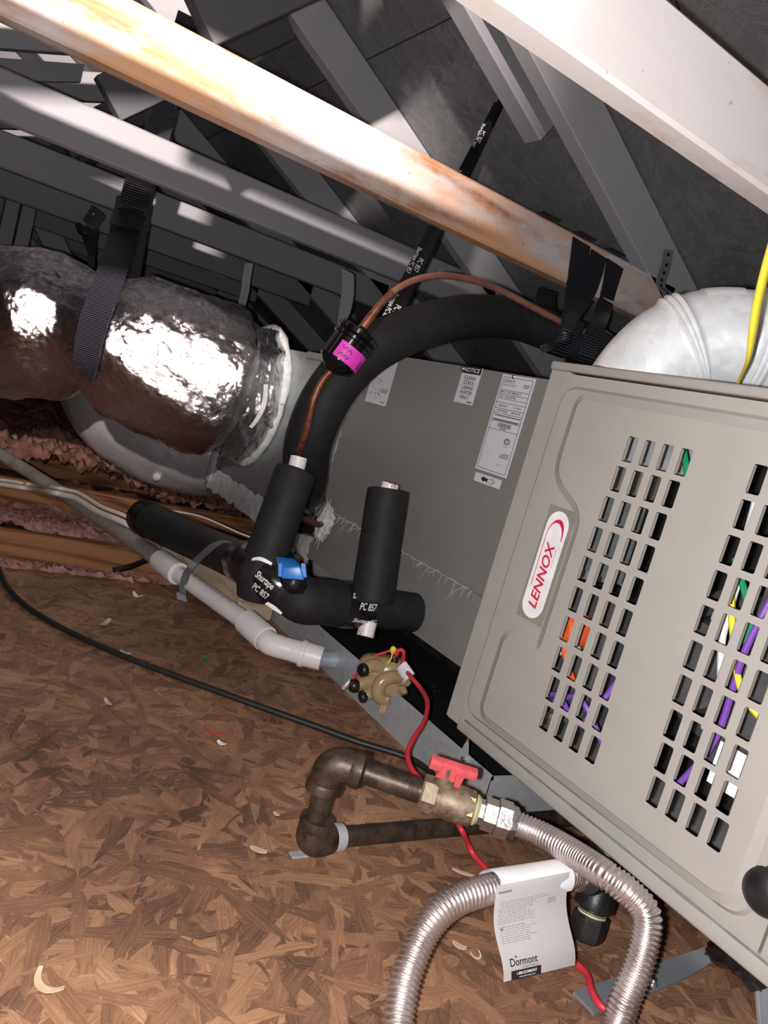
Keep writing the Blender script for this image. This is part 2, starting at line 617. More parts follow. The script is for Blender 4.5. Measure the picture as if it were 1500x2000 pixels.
def drape(px, py, trees, lift, default):
    """the point a little in front of the first of some surfaces, so that a strap lies on what it goes round"""
    r = ray(px, py)
    best = None
    for t in trees:
        h = t.ray_cast(Vector((0, 0, H)), r.normalized())
        if h[0] is not None:
            d = depth(h[0])
            best = d if best is None else min(best, d)
    return PD(px, py, default if best is None else best - lift)


def fill2d(loops):
    """flat sheet with holes from closed 2-D loops (constrained Delaunay)"""
    vs_, es = [], []
    for lp in loops:
        n0 = len(vs_)
        vs_ += [Vector(p) for p in lp]
        es += [(n0 + i, n0 + (i + 1) % len(lp)) for i in range(len(lp))]
    r = delaunay_2d_cdt(vs_, es, [], 0, 1e-6)

    def inside(p, lp):
        c = False
        for i in range(len(lp)):
            (x0, y0), (x1, y1) = lp[i - 1], lp[i]
            if (y0 > p.y) != (y1 > p.y) and p.x < (x1 - x0) * (p.y - y0) / (y1 - y0) + x0:
                c = not c
        return c
    boxes = [(min(q[0] for q in lp), max(q[0] for q in lp), min(q[1] for q in lp), max(q[1] for q in lp)) for lp in loops]
    keep = []
    for f in r[2]:
        c = sum((r[0][i] for i in f), Vector((0, 0))) / len(f)
        if not inside(c, loops[0]):
            continue
        if any(b[0] < c.x < b[1] and b[2] < c.y < b[3] and inside(c, lp) for b, lp in zip(boxes[1:], loops[1:])):
            continue
        keep.append(f)
    me = bpy.data.meshes.new('fill')
    me.from_pydata([(v.x, v.y, 0) for v in r[0]], [], keep)
    return me


TXT = {}


def text_mesh(s, shear=0.0, bold=0.0):
    k = (s, shear, bold)
    if k not in TXT:
        cu = bpy.data.curves.new('txt', 'FONT')
        cu.body = s
        cu.shear = shear
        cu.offset = bold
        cu.resolution_u = 3
        ob = bpy.data.objects.new('txt', cu)
        me = bpy.data.meshes.new_from_object(ob)
        bpy.data.objects.remove(ob)
        vs_ = [v.co.copy() for v in me.vertices]
        fs = [tuple(p.vertices) for p in me.polygons]
        x0 = min(v.x for v in vs_); x1 = max(v.x for v in vs_)
        y0 = min(v.y for v in vs_); y1 = max(v.y for v in vs_)
        TXT[k] = ([((v.x - x0) / (x1 - x0), (v.y - y0) / (y1 - y0)) for v in vs_], fs)
        bpy.data.meshes.remove(me)
    return TXT[k]


def put_text(bm, s, fn, u0, u1, v0, v1, shear=0.0, bold=0.0):
    """text squeezed into the box (u0..u1, v0..v1) of the surface fn(u, v) -> Vector"""
    vs_, fs = text_mesh(s, shear, bold)
    vv = [bm.verts.new(fn(u0 + (u1 - u0) * a, v0 + (v1 - v0) * b)) for a, b in vs_]
    for f in fs:
        try:
            bm.faces.new([vv[i] for i in f])
        except ValueError:
            pass


def put_rect(bm, fn, u0, u1, v0, v1):
    bm.faces.new([bm.verts.new(fn(*q)) for q in ((u0, v0), (u1, v0), (u1, v1), (u0, v1))])


def linkflat(name, bm, mat, parent):
    me = bpy.data.meshes.new(name)
    bm.to_mesh(me)
    bm.free()
    return linkme(name, me, mat, parent)


def quadfn(tl, tr, br, bl, lift):
    """u 0..1 left to right, v 0..1 bottom to top on a quad, lifted off the surface"""
    tl, tr, br, bl = map(Vector, (tl, tr, br, bl))
    lift = Vector(lift)

    def fn(u, v):
        return (bl * (1 - u) + br * u) * (1 - v) + (tl * (1 - u) + tr * u) * v + lift
    return fn


# ================================================================== the setting
# deck of strand board the unit stands on
EDGE = -1.486
bm = bmesh.new()
box(bm, EDGE, 1.6, -1.8, 3.0, -0.012, 0.0)
fl = link('floor', bm, 'osb_floor')
fl['kind'] = 'structure'
fl['label'] = 'brown strand board deck on the attic joists'

bm = bmesh.new()
box(bm, -8.4, 1.6, -1.8, 3.0, -0.125, -0.106)
link('gypsum_board', bm, 'brown_wool', fl)

# sloping roof deck: sheets with open seams
ceil = bpy.data.objects.new('ceiling', None)
C.objects.link(ceil)
ceil['kind'] = 'structure'
ceil['label'] = 'sloping grey painted strand board roof deck'
CD = H + 1.198                   # deck underside  z = CD - 0.535 y
SL = 0.535
nrm = Vector((0, SL, 1)).normalized()
along = Vector((0, 1, -SL)).normalized()


def deckp(x, s):                 # s metres down the slope from y = 0.776
    return Vector((x, 0.776, CD - SL * 0.776)) + along * s


for r, (s0, s1) in enumerate(((-2.44, -1.22), (-1.22, 0.0), (0.0, 1.22), (1.22, 2.6))):
    xs = [1.6, -0.95 - 0.61 * (r % 2), -3.39 - 0.61 * (r % 2), -5.83 - 0.61 * (r % 2), -8.4]
    for a, b in zip(xs[:-1], xs[1:]):
        bm = bmesh.new()
        g = 0.0015
        q = [(b + g, s0 + g), (a - g, s0 + g), (a - g, s1 - g), (b + g, s1 - g)]
        wv, hv = (a - b) / 2 - g, (s1 - s0) / 2 - g
        box(bm, -wv, wv, -hv, hv, 0, 0.012)
        o = link('roof_panel', bm, 'osb_deck', ceil)
        cc = deckp((a + b) / 2, (s0 + s1) / 2)
        o.matrix_basis = Matrix(((1, 0, 0, cc.x), (0, along.y, nrm.y, cc.y), (0, along.z, nrm.z, cc.z), (0, 0, 0, 1)))

# ------------------------------------------------------------------ roof trusses, 0.61 m apart
TX = [-0.565, -1.173, -1.785, -2.385, -3.0, -3.605, -4.21, -4.82, -5.43]
TL = ['near roof truss with a thick pine tie beam glaring white in the lamp light',
      'roof truss whose orange pine tie beam carries the black webbing sling',
      'roof truss whose white and grey tie beam the wide duct strap hangs behind',
      'roof truss whose tie beam runs in front of the beam with the black strap anchor',
      'roof truss with paired posts under its tie beam and the black strap anchor on it',
      'far roof truss next behind the one with paired posts',
      'far roof truss second behind the one with paired posts',
      'far roof truss third behind the one with paired posts',
      'farthest roof truss deep in the dark end of the attic']
T = []
for i, x in enumerate(TX):
    t = thing('roof_truss', TL[i], 'truss', group='attic roof trusses')
    T.append(t)
    zb, zt = H + 0.34, H + 0.432
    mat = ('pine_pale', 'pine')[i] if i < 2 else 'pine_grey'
    o = member('tie_beam', mat, t, (x, -1.7, zb), (x, 1.335, zb), 0.0905, (0, 0, 1), 0.038, (-1, 0, 0), 0.004)
    ya, yb = -1.1, 3.0
    o = member('rafter', 'grey_lumber', t, (x, ya, H + 1.092 - SL * ya), (x, yb, H + 1.092 - SL * yb), 0.092, (0, 0, 1), 0.038, (-1, 0, 0), 0.002)
    # steep and flat webs from the tie beam to the rafter
    if i:
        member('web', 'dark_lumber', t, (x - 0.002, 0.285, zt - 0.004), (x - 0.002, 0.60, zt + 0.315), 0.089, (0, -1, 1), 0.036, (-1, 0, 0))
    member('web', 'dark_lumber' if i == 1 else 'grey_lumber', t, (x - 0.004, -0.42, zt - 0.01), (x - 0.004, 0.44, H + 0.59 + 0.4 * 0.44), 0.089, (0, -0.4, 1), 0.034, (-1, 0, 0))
    if i >= 2:
        member('bottom_chord', 'joist', t, (x, -1.8, -0.105), (x, 2.9, -0.105), 0.092, (0, 0, 1), 0.038, (-1, 0, 0), 0.003)
# unseen board added to the near truss to shade the next truss's web
member('scab_board', 'grey_lumber', T[0], (TX[0] + 0.001, -0.06, H + 0.487), (TX[0] + 0.001, 0.40, H + 0.487), 0.12, (0, 0, 1), 0.030, (-1, 0, 0))
# sistered short board beside the second truss's rafter
cut = PPL(1020, 280, H + 1.092)
member('sister_board', 'pine_grey', T[1], (-1.262, 0.30, H + 1.092 - SL * 0.30), (-1.262, 0.944, H + 1.092 - SL * 0.944), 0.089, (0, 0, 1), 0.05, (-1, 0, 0), 0.003)
# gusset-like stub boards seen above the duct strap
t3 = T[3]
board('web_stub', 'pine_grey', t3, [PX(-60, 108, -2.37), PX(165, 125, -2.37), PX(158, 160, -2.37), PX(60, 158, -2.37)], (-0.02, 0, 0))
# paired posts under the fifth tie beam
for y0 in (0.192, 0.243):
    member('post', 'pine_grey', T[4], (-3.05, y0, -0.1), (-3.05, y0, H + 0.36), 0.044, (0, 1, 0), 0.08, (-1, 0, 0))
# more sloping struts far left
member('strut', 'grey_lumber', T[5], (-3.65, 0.35, H + 0.34), (-3.65, 1.0, -0.02), 0.09, (0, 1, 1), 0.036, (-1, 0, 0))
member('strut', 'grey_lumber', T[6], (-4.25, 0.30, H + 0.34), (-4.25, 1.0, -0.05), 0.09, (0, 1, 1), 0.036, (-1, 0, 0))
member('strut', 'pine_grey', T[5], (-3.65, -0.25, 0.0), (-3.65, 0.22, H + 0.34), 0.09, (0, 1, -1), 0.036, (-1, 0, 0))


# ------------------------------------------------------------------ mineral wool between the joists
def wool(name, mat, x0, x1, y0, y1, z, amp, label, seed, nx=60, ny=360, top=None):
    bm = bmesh.new()
    vs_ = []
    for i in range(nx + 1):
        row = []
        for j in range(ny + 1):
            x = x0 + (x1 - x0) * i / nx
            y = y0 + (y1 - y0) * j / ny
            p = Vector((x * 9, y * 9, seed))
            h = mnoise.fractal(p, 0.6, 2.2, 6) * amp * 0.7 + mnoise.noise(p * 5) * amp * 0.35 + mnoise.noise(p * 9) * 0.009 + mnoise.noise(p * 19) * 0.007
            e = min(i, nx - i) / nx
            zz = z + h
            if top:
                zz += top(x, y)
            row.append(bm.verts.new((x, y, zz)))
        vs_.append(row)
    for i in range(nx):
        for j in range(ny):
            bm.faces.new((vs_[i][j], vs_[i + 1][j], vs_[i + 1][j + 1], vs_[i][j + 1]))
    # loose tufts of fibre on top
    rnd = random.Random(seed)
    for k in range(3500):
        i = rnd.randrange(1, nx); j = rnd.randrange(1, ny)
        p = vs_[i][j].co.copy()
        a = rnd.random() * 6.28
        d = Vector((math.cos(a), math.sin(a), 0.35 + rnd.random() * 0.6)) * (0.006 + rnd.random() * 0.016)
        s = Vector((-math.sin(a), math.cos(a), 0)) * (0.0008 + rnd.random() * 0.0016)
        b0, b1, b2 = bm.verts.new(p - s), bm.verts.new(p + s), bm.verts.new(p + d)
        bm.faces.new((b0, b1, b2))
    o = link(name, bm, mat, None, True)
    tag(o, label, 'insulation', None, 'stuff')
    return o


wool('insulation', 'pink_wool', -1.79, EDGE + 0.012, -0.5, 1.2, -0.078, 0.018, 'bright pink mineral wool along the edge of the strand board deck', 3, top=lambda x, y: 0.074 * max(0, (x + 1.60) / 0.11) ** 1.5 * min(1, max(0, (0.50 - y) / 0.06)))
wool('insulation', 'pink_wool', -2.38, -1.825, -0.5, 1.9, -0.055, 0.026, 'pink mineral wool in the bay crossed by the grey drain pipe', 5, top=lambda x, y: 0.045 * (x + 2.15) / 0.33)
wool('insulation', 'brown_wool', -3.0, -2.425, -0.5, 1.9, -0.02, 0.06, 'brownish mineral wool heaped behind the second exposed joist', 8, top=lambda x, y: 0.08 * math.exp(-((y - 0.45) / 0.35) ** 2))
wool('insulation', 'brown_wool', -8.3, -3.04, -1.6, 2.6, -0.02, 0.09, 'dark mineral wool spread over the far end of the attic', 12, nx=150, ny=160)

# ================================================================== furnace
yF = 0.617
fz0, fz1 = H - 0.333, H + 0.1105
fx0, fx1 = -0.682, 0.165
fur = thing('furnace', 'grey enamelled furnace lying on its side with a slotted door', 'furnace')
yb = 1.36
E_ = 'enamel'
bm = bmesh.new()
box(bm, fx0, fx1, yF + 0.004, yb, fz1 - 0.0015, fz1)             # top
box(bm, fx0, fx1, yF + 0.004, yb, fz0, fz0 + 0.0015)             # bottom
box(bm, fx0, fx0 + 0.0015, yF + 0.004, yb, fz0 + 0.0015, fz1 - 0.0015)
box(bm, fx1 - 0.0015, fx1, yF + 0.004, yb, fz0 + 0.0015, fz1 - 0.0015)
box(bm, fx0, fx1, yb, yb + 0.0015, fz0, fz1)
link('cabinet', bm, E_, fur)
# door panel coordinates (x, z) from the photograph, on the door's own plane
yd = yF - 0.004


def dxz(px, py, y=yd):
    p = PY(px, py, y)
    return (p.x, p.z)


dl = dxz(1108, 728)[0]           # left side of the door
dr = -0.262                      # right side of the door
dt = dxz(1108, 728)[1] - 0.001   # top of the door
db = fz0 + 0.006
# front rails of the cabinet
obox('left_rail', E_, fur, fx0, dl - 0.001, yF, yF + 0.02, fz0 + 0.002, fz1, 0.0015)
bm = bmesh.new()
box(bm, fx0 + 0.002, fx1, yF - 0.006, yF + 0.02, dt + 0.0025, fz1 + 0.001)
bev(bm, 0.003, 3)
link('top_rail', bm, E_, fur, True, 40)
bm = bmesh.new()
box(bm, dl - 0.001, fx1, yF - 0.0065, yF + 0.02, fz0 - 0.001, fz0 + 0.0165)
bev(bm, 0.0035, 3)
link('bottom_rail', bm, E_, fur, True, 40)
bm = bmesh.new()
n_ = 40
pts = []
for k in range(n_ + 1):                                         # worn paint line along the door's lower lip
    x = dl + 0.012 + (fx1 - dl - 0.02) * k / n_
    w = 0.0011 + 0.0011 * mnoise.noise(Vector((k * 0.9, 3, 1)))
    pts.append((bm.verts.new((x, yF - 0.0078, fz0 + 0.0162 - max(0.0004, w))), bm.verts.new((x, yF - 0.0078, fz0 + 0.0166 + max(0.0004, w)))))
for a, b in zip(pts[:-1], pts[1:]):
    bm.faces.new((a[0], b[0], b[1], a[1]))
linkflat('paint_wear', bm, 'scuff', fur)
obox('blower_panel', E_, fur, dr + 0.002, fx1 - 0.002, yF - 0.004, yF + 0.002, fz0 + 0.012, dt, 0.001)


def rounded(poly, rad, seg=6):
    out = []
    n = len(poly)
    for i in range(n):
        p = Vector(poly[i]).to_2d(); a = Vector(poly[i - 1]).to_2d(); b = Vector(poly[(i + 1) % n]).to_2d()
        r = rad[i] if isinstance(rad, (list, tuple)) else rad
        d1 = (a - p); d2 = (b - p)
        r = min(r, d1.length * 0.48, d2.length * 0.48)
        s, e = p + d1.normalized() * r, p + d2.normalized() * r
        for k in range(seg + 1):
            t = k / seg
            q = s * (1 - t) ** 2 + p * 2 * t * (1 - t) + e * t * t
            out.append((q.x, q.y))
    return out


def offset_loop(lp, d):
    n = len(lp)
    area = sum(lp[i][0] * lp[(i + 1) % n][1] - lp[(i + 1) % n][0] * lp[i][1] for i in range(n))
    s = 1 if area > 0 else -1
    out = []
    for i in range(n):
        a, p, b = Vector(lp[i - 1]), Vector(lp[i]), Vector(lp[(i + 1) % n])
        t = ((p - a).normalized() + (b - p).normalized())
        if t.length < 1e-6:
            t = (b - p)
        t.normalize()
        nn = Vector((t.y, -t.x)) * s
        q = p + nn * d
        out.append((q.x, q.y))
    return out


def strip(name, la, ya_, lb, yb_, mat, parent):
    bm = bmesh.new()
    A = [bm.verts.new((x, ya_, z)) for x, z in la]
    B = [bm.verts.new((x, yb_, z)) for x, z in lb]
    n = len(A)
    for i in range(n):
        bm.faces.new((A[i], A[(i + 1) % n], B[(i + 1) % n], B[i]))
    return link(name, bm, mat, parent, True)


door = obox('door', 'black_inside', fur, dl + 0.002, dl + 0.004, yF + 0.006, yF + 0.02, db + 0.004, dt - 0.004)
L1 = 0.0035
o1 = rounded([(dxz(1112, 764)[0] - 0.005, dxz(1132, 762)[1]), (dxz(920, 1360)[0], dxz(930, 1398)[1]),
              (dxz(1478, 1745)[0], dxz(1400, 1756)[1]), (dxz(1478, 1745)[0], dxz(1132, 762)[1])], [0.02, 0.022, 0.022, 0.02], 8)
zt1 = dxz(1132, 762)[1]
zb1 = dxz(930, 1398)[1]
xr = dxz(1455, 1700)[0]
px2 = [(1099, 925), (1149, 1000), (1062, 1259), (995, 1268)]
nx0 = dxz(1099, 925)[0]; nx1 = dxz(1149, 1000)[0]
nzt = dxz(1120, 960)[1]; nzb = dxz(1050, 1266)[1]
xl2 = (dxz(1134, 772)[0] + dxz(1099, 925)[0] + dxz(952, 1393)[0]) / 3
zm = 0.5 * (nzt + nzb)
o2 = rounded([(xl2, zt1 - 0.0095), (xl2, nzt + 0.012), (nx1, nzt - 0.018), (nx1, nzb), (xl2, nzb - 0.0035), (xl2, zb1 + 0.0105), (xr, zb1 + 0.0105), (xr, zt1 - 0.0095)],
             [0.012, 0.02, 0.02, 0.010, 0.012, 0.012, 0.02, 0.02], 6)
# slots
g1 = [(1231, 878), (1207, 936), (1184, 995), (1162, 1054), (1142, 1112), (1124, 1171), (1107, 1229), (1092, 1288), (1079, 1346), (1067, 1403)]
g1b = [(1335, 903), (1310, 965), (1285, 1028), (1262, 1091), (1240, 1154), (1219, 1216), (1202, 1279), (1186, 1341), (1172, 1402), (1158, 1464)]
g2 = [(1478, 937), (1452, 1006), (1425, 1075), (1400, 1144), (1375, 1212), (1353, 1281), (1332, 1348), (1314, 1416), (1296, 1481), (1280, 1547)]
holes = []
hw, hh = 0.0064, 0.0128
yh = yd - 0.007
centres = []
for a, b in zip(g1, g1b):
    A, B = dxz(*a, yh), dxz(*b, yh)
    for k in range(4):
        centres.append((A[0] + (B[0] - A[0]) * k / 3, A[1] + (B[1] - A[1]) * k / 3))
A, B = dxz(1280, 1547, yh), dxz(1402, 1630, yh)
sp2 = ((B[0] - A[0]) / 3, (B[1] - A[1]) / 3)
for a in g2:
    A = dxz(*a, yh)
    for k in range(4):
        centres.append((A[0] + sp2[0] * k, A[1] + sp2[1] * k))
for cx, cz in centres:
    holes.append(rounded([(cx - hw, cz - hh), (cx + hw, cz - hh), (cx + hw, cz + hh), (cx - hw, cz + hh)], 0.0022, 3))


def plate(name, loops, y, mat, parent, extra=None):
    me = fill2d(loops)
    for v in me.vertices:
        x, yy, z = v.co
        v.co = (x, y - z, yy)
    me.update()
    bm = bmesh.new()
    bm.from_mesh(me)
    bpy.data.meshes.remove(me)
    if extra:
        extra(bm)
    return link(name, bm, mat, parent)


def flaps(bm):
    for cx, cz in centres:
        a, b = cz - hh + 0.001, cz + hh - 0.001
        prof = [(cx + hw, 0.0), (cx + hw - 0.0012, 0.0018), (cx + hw - 0.0035, 0.0052)]
        rows = [(bm.verts.new((x, yh + d, a)), bm.verts.new((x, yh + d, b))) for x, d in prof]
        for p, q in zip(rows[:-1], rows[1:]):
            bm.faces.new((p[0], q[0], q[1], p[1]))
        # folded side walls of the slot
        w = [(cx - hw, a), (cx - hw, b)]
        vv = [bm.verts.new((x, yh + 0.0005, z)) for x, z in w] + [bm.verts.new((x - 0.0, yh + 0.004, z)) for x, z in reversed(w)]
        bm.faces.new(vv)


yl2, yl1, yl0 = yh, yd - 0.0035, yd
o2x = offset_loop(o2, 0.0085)
o1x = offset_loop(o1, 0.0035)
doorrect = [(dl, db), (dr, db), (dr, dt), (dl, dt)]
bpy.data.objects.remove(door)
door = plate('door', [o2] + holes, yl2, E_, fur, flaps)
strip('door_step', o2, yl2 - 0.0005, o2x, yl1 - 0.0005, E_, door)
# the shelf the badge sits on: only left where the raised field leaves it free
mid = [p for p in o1]
plate('badge_shelf', [o1, offset_loop(o2, 0.006)], yl1, E_, door)
strip('door_rim', o1, yl1 - 0.0005, o1x, yl0, E_, door)
plate('door_border', [doorrect, offset_loop(o1, 0.0028)], yl0, E_, door)
bm = bmesh.new()
for (xa, za), (xb, zb_) in zip(doorrect, doorrect[1:] + doorrect[:1]):
    vv = [bm.verts.new(q) for q in ((xa, yl0, za), (xb, yl0, zb_), (xb, yF + 0.012, zb_), (xa, yF + 0.012, za))]
    bm.faces.new(vv)
link('door_flange', bm, E_, door)

# badge
yb_ = yl1 - 0.0012
q = [PY(1074, 984, yb_), PY(1126, 1002, yb_), PY(1057, 1226, yb_), PY(1009, 1200, yb_)]
zc = [(q[0].z + q[1].z) / 2, (q[2].z + q[3].z) / 2]
xc = [(q[0].x + q[3].x) / 2, (q[1].x + q[2].x) / 2]
Bq = [Vector((xc[0], yb_, zc[0])), Vector((xc[1], yb_, zc[0])), Vector((xc[1], yb_, zc[1])), Vector((xc[0], yb_, zc[1]))]
badge = board('badge', 'logo_grey', fur, Bq, (0, 0.0012, 0), 0)
badge['label'] = 'white oval badge with red lettering'
bw, bh = xc[1] - xc[0], zc[0] - zc[1]


def bf(u, v, lift):              # u along the lettering (bottom to top), v across it (left side of the letters = up)
    return Vector((xc[1] - bw * v, yb_ - lift, zc[1] + bh * u))


bm = bmesh.new()
lp = []
rw = bw * 0.80 / 2
cy0, cy1 = zc[1] + bh * 0.03 + rw, zc[0] - bh * 0.03 - rw
cxm = (xc[0] + xc[1]) / 2
for k in range(17):
    a = math.pi * k / 16
    lp.append((cxm + rw * math.cos(a), cy1 + rw * math.sin(a)))
for k in range(17):
    a = math.pi + math.pi * k / 16
    lp.append((cxm + rw * math.cos(a), cy0 + rw * math.sin(a)))
bm.faces.new([bm.verts.new((x, yb_ - 0.0008, z)) for x, z in lp])
bmesh.ops.recalc_face_normals(bm, faces=bm.faces)
linkflat('badge_oval', bm, 'logo_white', badge)
bm = bmesh.new()
put_text(bm, 'LENNOX', lambda u, v: bf(u, v, 0.0014), 0.12, 0.70, 0.34, 0.66, 0.25, 0.02)
# swoosh: from the tail over the top and back under the X
def sw(t):
    if t < 0.45:
        k = t / 0.45
        return (0.30 + k * 0.44, 0.76 + 0.015 * k)
    a = (t - 0.45) / 0.55 * math.pi * 1.02
    return (0.74 + 0.135 * math.sin(a), 0.50 + 0.275 * math.cos(a))
R0_ = []
for k in range(41):
    t = k / 40
    u, v = sw(t)
    u2, v2 = sw(min(1, t + 0.004)); u1, v1 = sw(max(0, t - 0.004))
    du, dv = (u2 - u1) * bh, (v2 - v1) * bw
    ln = math.hypot(du, dv) or 1
    wd = 0.0003 + 0.0032 * math.exp(-((t - 0.78) / 0.13) ** 2) + 0.0005
    R0_.append((bm.verts.new(bf(u - dv / ln * wd / bh, v + du / ln * wd / bw, 0.0014)), bm.verts.new(bf(u + dv / ln * wd / bh * 0.2, v - du / ln * wd / bw * 0.2, 0.0014))))
for a, b in zip(R0_[:-1], R0_[1:]):
    bm.faces.new((a[0], b[0], b[1], a[1]))
put_rect(bm, lambda u, v: bf(u, v, 0.0014), 0.50, 0.66, 0.262, 0.272)
linkflat('badge_lettering', bm, 'logo_red', badge)

# inside of the furnace: what shows through the slots
obox('inner_wall', 'black_inside', fur, fx0 + 0.003, fx1 - 0.003, yF + 0.24, yF + 0.242, fz0 + 0.003, fz1 - 0.003)
obox('divider', 'dark_panel', fur, -0.25, -0.247, yF + 0.02, yF + 0.24, fz0 + 0.003, fz1 - 0.003)
lathe('inducer_housing', 'dark_panel', fur, (-0.46, yF + 0.20, H - 0.16), (-0.46, yF + 0.10, H - 0.16), [(0, 0.085), (0.03, 0.085), (0.034, 0.06), (0.07, 0.05), (0.1, 0.045)])
obox('heat_shield', 'galv', fur, -0.67, -0.50, yF + 0.10, yF + 0.103, H + 0.02, H + 0.09)
obox('vest_panel', 'galv_duct', fur, -0.66, -0.56, yF + 0.08, yF + 0.083, H - 0.11, H - 0.02)
obox('burner_box', 'dark_panel', fur, -0.66, -0.56, yF + 0.09, yF + 0.2, H - 0.29, H - 0.13, 0.004)
obox('wiring_label', 'paper', fur, -0.66, -0.61, yF + 0.06, yF + 0.061, H - 0.155, H - 0.125)
obox('control_board', 'dark_panel', fur, -0.40, -0.27, yF + 0.08, yF + 0.085, H - 0.24, H - 0.05)
obox('board_label', 'paper', fur, -0.375, -0.335, yF + 0.05, yF + 0.052, H - 0.24, H - 0.20)
lathe('gas_knob', 'orange', fur, (-0.585, yF + 0.07, H - 0.175), (-0.585, yF + 0.04, H - 0.175), [(0, 0.02), (0.02, 0.02), (0.03, 0.012)])
wires = [('purple', [(-0.60, 0.05, -0.27), (-0.56, 0.04, -0.245), (-0.52, 0.04, -0.26), (-0.50, 0.05, -0.20)]),
         ('purple', [(-0.62, 0.06, -0.25), (-0.58, 0.05, -0.262), (-0.53, 0.04, -0.235), (-0.49, 0.06, -0.28)]),
         ('purple', [(-0.37, 0.04, 0.05), (-0.36, 0.03, -0.03), (-0.37, 0.03, -0.11), (-0.38, 0.05, -0.20), (-0.40, 0.05, -0.26)]),
         ('white_plastic', [(-0.49, 0.06, 0.04), (-0.48, 0.05, -0.01), (-0.50, 0.05, -0.05), (-0.47, 0.06, -0.09)]),
         ('yellow', [(-0.50, 0.05, 0.03), (-0.47, 0.04, -0.02), (-0.49, 0.05, -0.06)]),
         ('green', [(-0.52, 0.05, 0.06), (-0.49, 0.04, 0.02), (-0.50, 0.06, -0.02)]),
         ('white_plastic', [(-0.41, 0.05, -0.05), (-0.40, 0.04, -0.11), (-0.385, 0.04, -0.16), (-0.40, 0.06, -0.2)]),
         ('yellow', [(-0.41, 0.04, -0.06), (-0.39, 0.035, -0.10), (-0.36, 0.035, -0.15), (-0.31, 0.04, -0.17)]),
         ('green', [(-0.42, 0.05, -0.04), (-0.38, 0.04, -0.09), (-0.40, 0.05, -0.13)]),
         ('white_plastic', [(-0.42, 0.05, 0.02), (-0.41, 0.04, -0.04), (-0.42, 0.05, -0.10)]),
         ('white_plastic', [(-0.63, 0.06, -0.20), (-0.60, 0.05, -0.21), (-0.56, 0.05, -0.19)]),
         ('orange', [(-0.60, 0.05, -0.16), (-0.575, 0.045, -0.2), (-0.56, 0.06, -0.23)])]
for mt_, p in wires:
    tube('wire', mt_, fur, [((x, yF + y, H + z), 0.0032) for x, y, z in p], 8, 6)
# rubber grommet where the gas line enters
gp = PY(1498, 1741, yF - 0.004)
lathe('grommet', 'rubber', fur, gp + Vector((0, 0.004, 0)), gp - Vector((0, 0.012, 0)), [(0, 0.020), (0.006, 0.0195), (0.010, 0.017), (0.014, 0.011), (0.016, 0.004)])

# ================================================================== evaporator coil cabinet
yC = 0.767
cx0, cx1 = -1.415, fx0 - 0.002
cz0, cz1 = H - 0.334, H + 0.112
coil = thing('coil_cabinet', 'darker grey metal coil cabinet with white labels beside the furnace', 'cabinet')
obox('body', 'enamel_dark', coil, cx0, cx1, yC + 0.004, 1.31, cz0, cz1)
s0, s1 = PY(657, 1003, yC), PY(893, 1140, yC)
zs = (s0.z + s1.z) / 2
obox('upper_panel', 'enamel_dark', coil, cx0 + 0.001, cx1, yC, yC + 0.004, zs + 0.0012, cz1, 0.0008)
obox('lower_panel', 'enamel_dark', coil, cx0 + 0.001, cx1, yC, yC + 0.004, cz0, zs - 0.0012, 0.0008)
for k, (px, py) in enumerate(((908, 709), (1008, 726))):
    p = PY(px, py, yC)
    lathe('screw', 'steel', coil, Vector((p.x, yC, cz1 - 0.004)), Vector((p.x, yC - 0.004, cz1 - 0.004)), [(0, 0.004), (0.002, 0.004), (0.004, 0.002)], 12)


def on_coil(px, py, lift=0.0008):
    return PY(px, py, yC - lift)


def rect_label(name, tlp, trp, brp, blp, thick=0.0007, label=None):
    pts_ = [on_coil(*p) for p in (tlp, trp, brp, blp)]
    xl = (pts_[0].x + pts_[3].x) / 2; xr_ = (pts_[1].x + pts_[2].x) / 2
    zt_ = (pts_[0].z + pts_[1].z) / 2; zb_ = (pts_[2].z + pts_[3].z) / 2
    y = yC - thick
    Q = [Vector((xl, y, zt_)), Vector((xr_, y, zt_)), Vector((xr_, y, zb_)), Vector((xl, y, zb_))]
    o = board(name, 'label_white', coil, Q, (0, thick, 0), 0)
    if label:
        o['label'] = label
    return o, quadfn(*Q, (0, -0.0004, 0)), quadfn(*Q, (0, -0.0007, 0))


# NOTICE label
lab, fn, fn2 = rect_label('notice_label', (905, 713), (942, 719), (922, 792), (887, 784), label='white notice label with a black heading')
bm = bmesh.new()
put_rect(bm, fn, 0.0, 1.0, 0.80, 1.0)
put_text(bm, 'CLEAN', fn, 0.22, 0.80, 0.64, 0.735, 0, 0.01)
put_text(bm, 'COILS', fn, 0.24, 0.78, 0.51, 0.605, 0, 0.01)
put_text(bm, 'USING', fn, 0.24, 0.80, 0.38, 0.475, 0, 0.01)
put_text(bm, 'WATER', fn, 0.20, 0.84, 0.25, 0.345, 0, 0.01)
put_text(bm, 'ONLY', fn, 0.26, 0.74, 0.12, 0.215, 0, 0.01)
put_rect(bm, fn, 0.70, 0.95, 0.045, 0.07)
linkflat('notice_print', bm, 'ink', lab)
bm = bmesh.new()
put_text(bm, 'NOTICE', fn2, 0.08, 0.92, 0.845, 0.955, 0, 0.02)
linkflat('notice_heading', bm, 'label_white', lab)

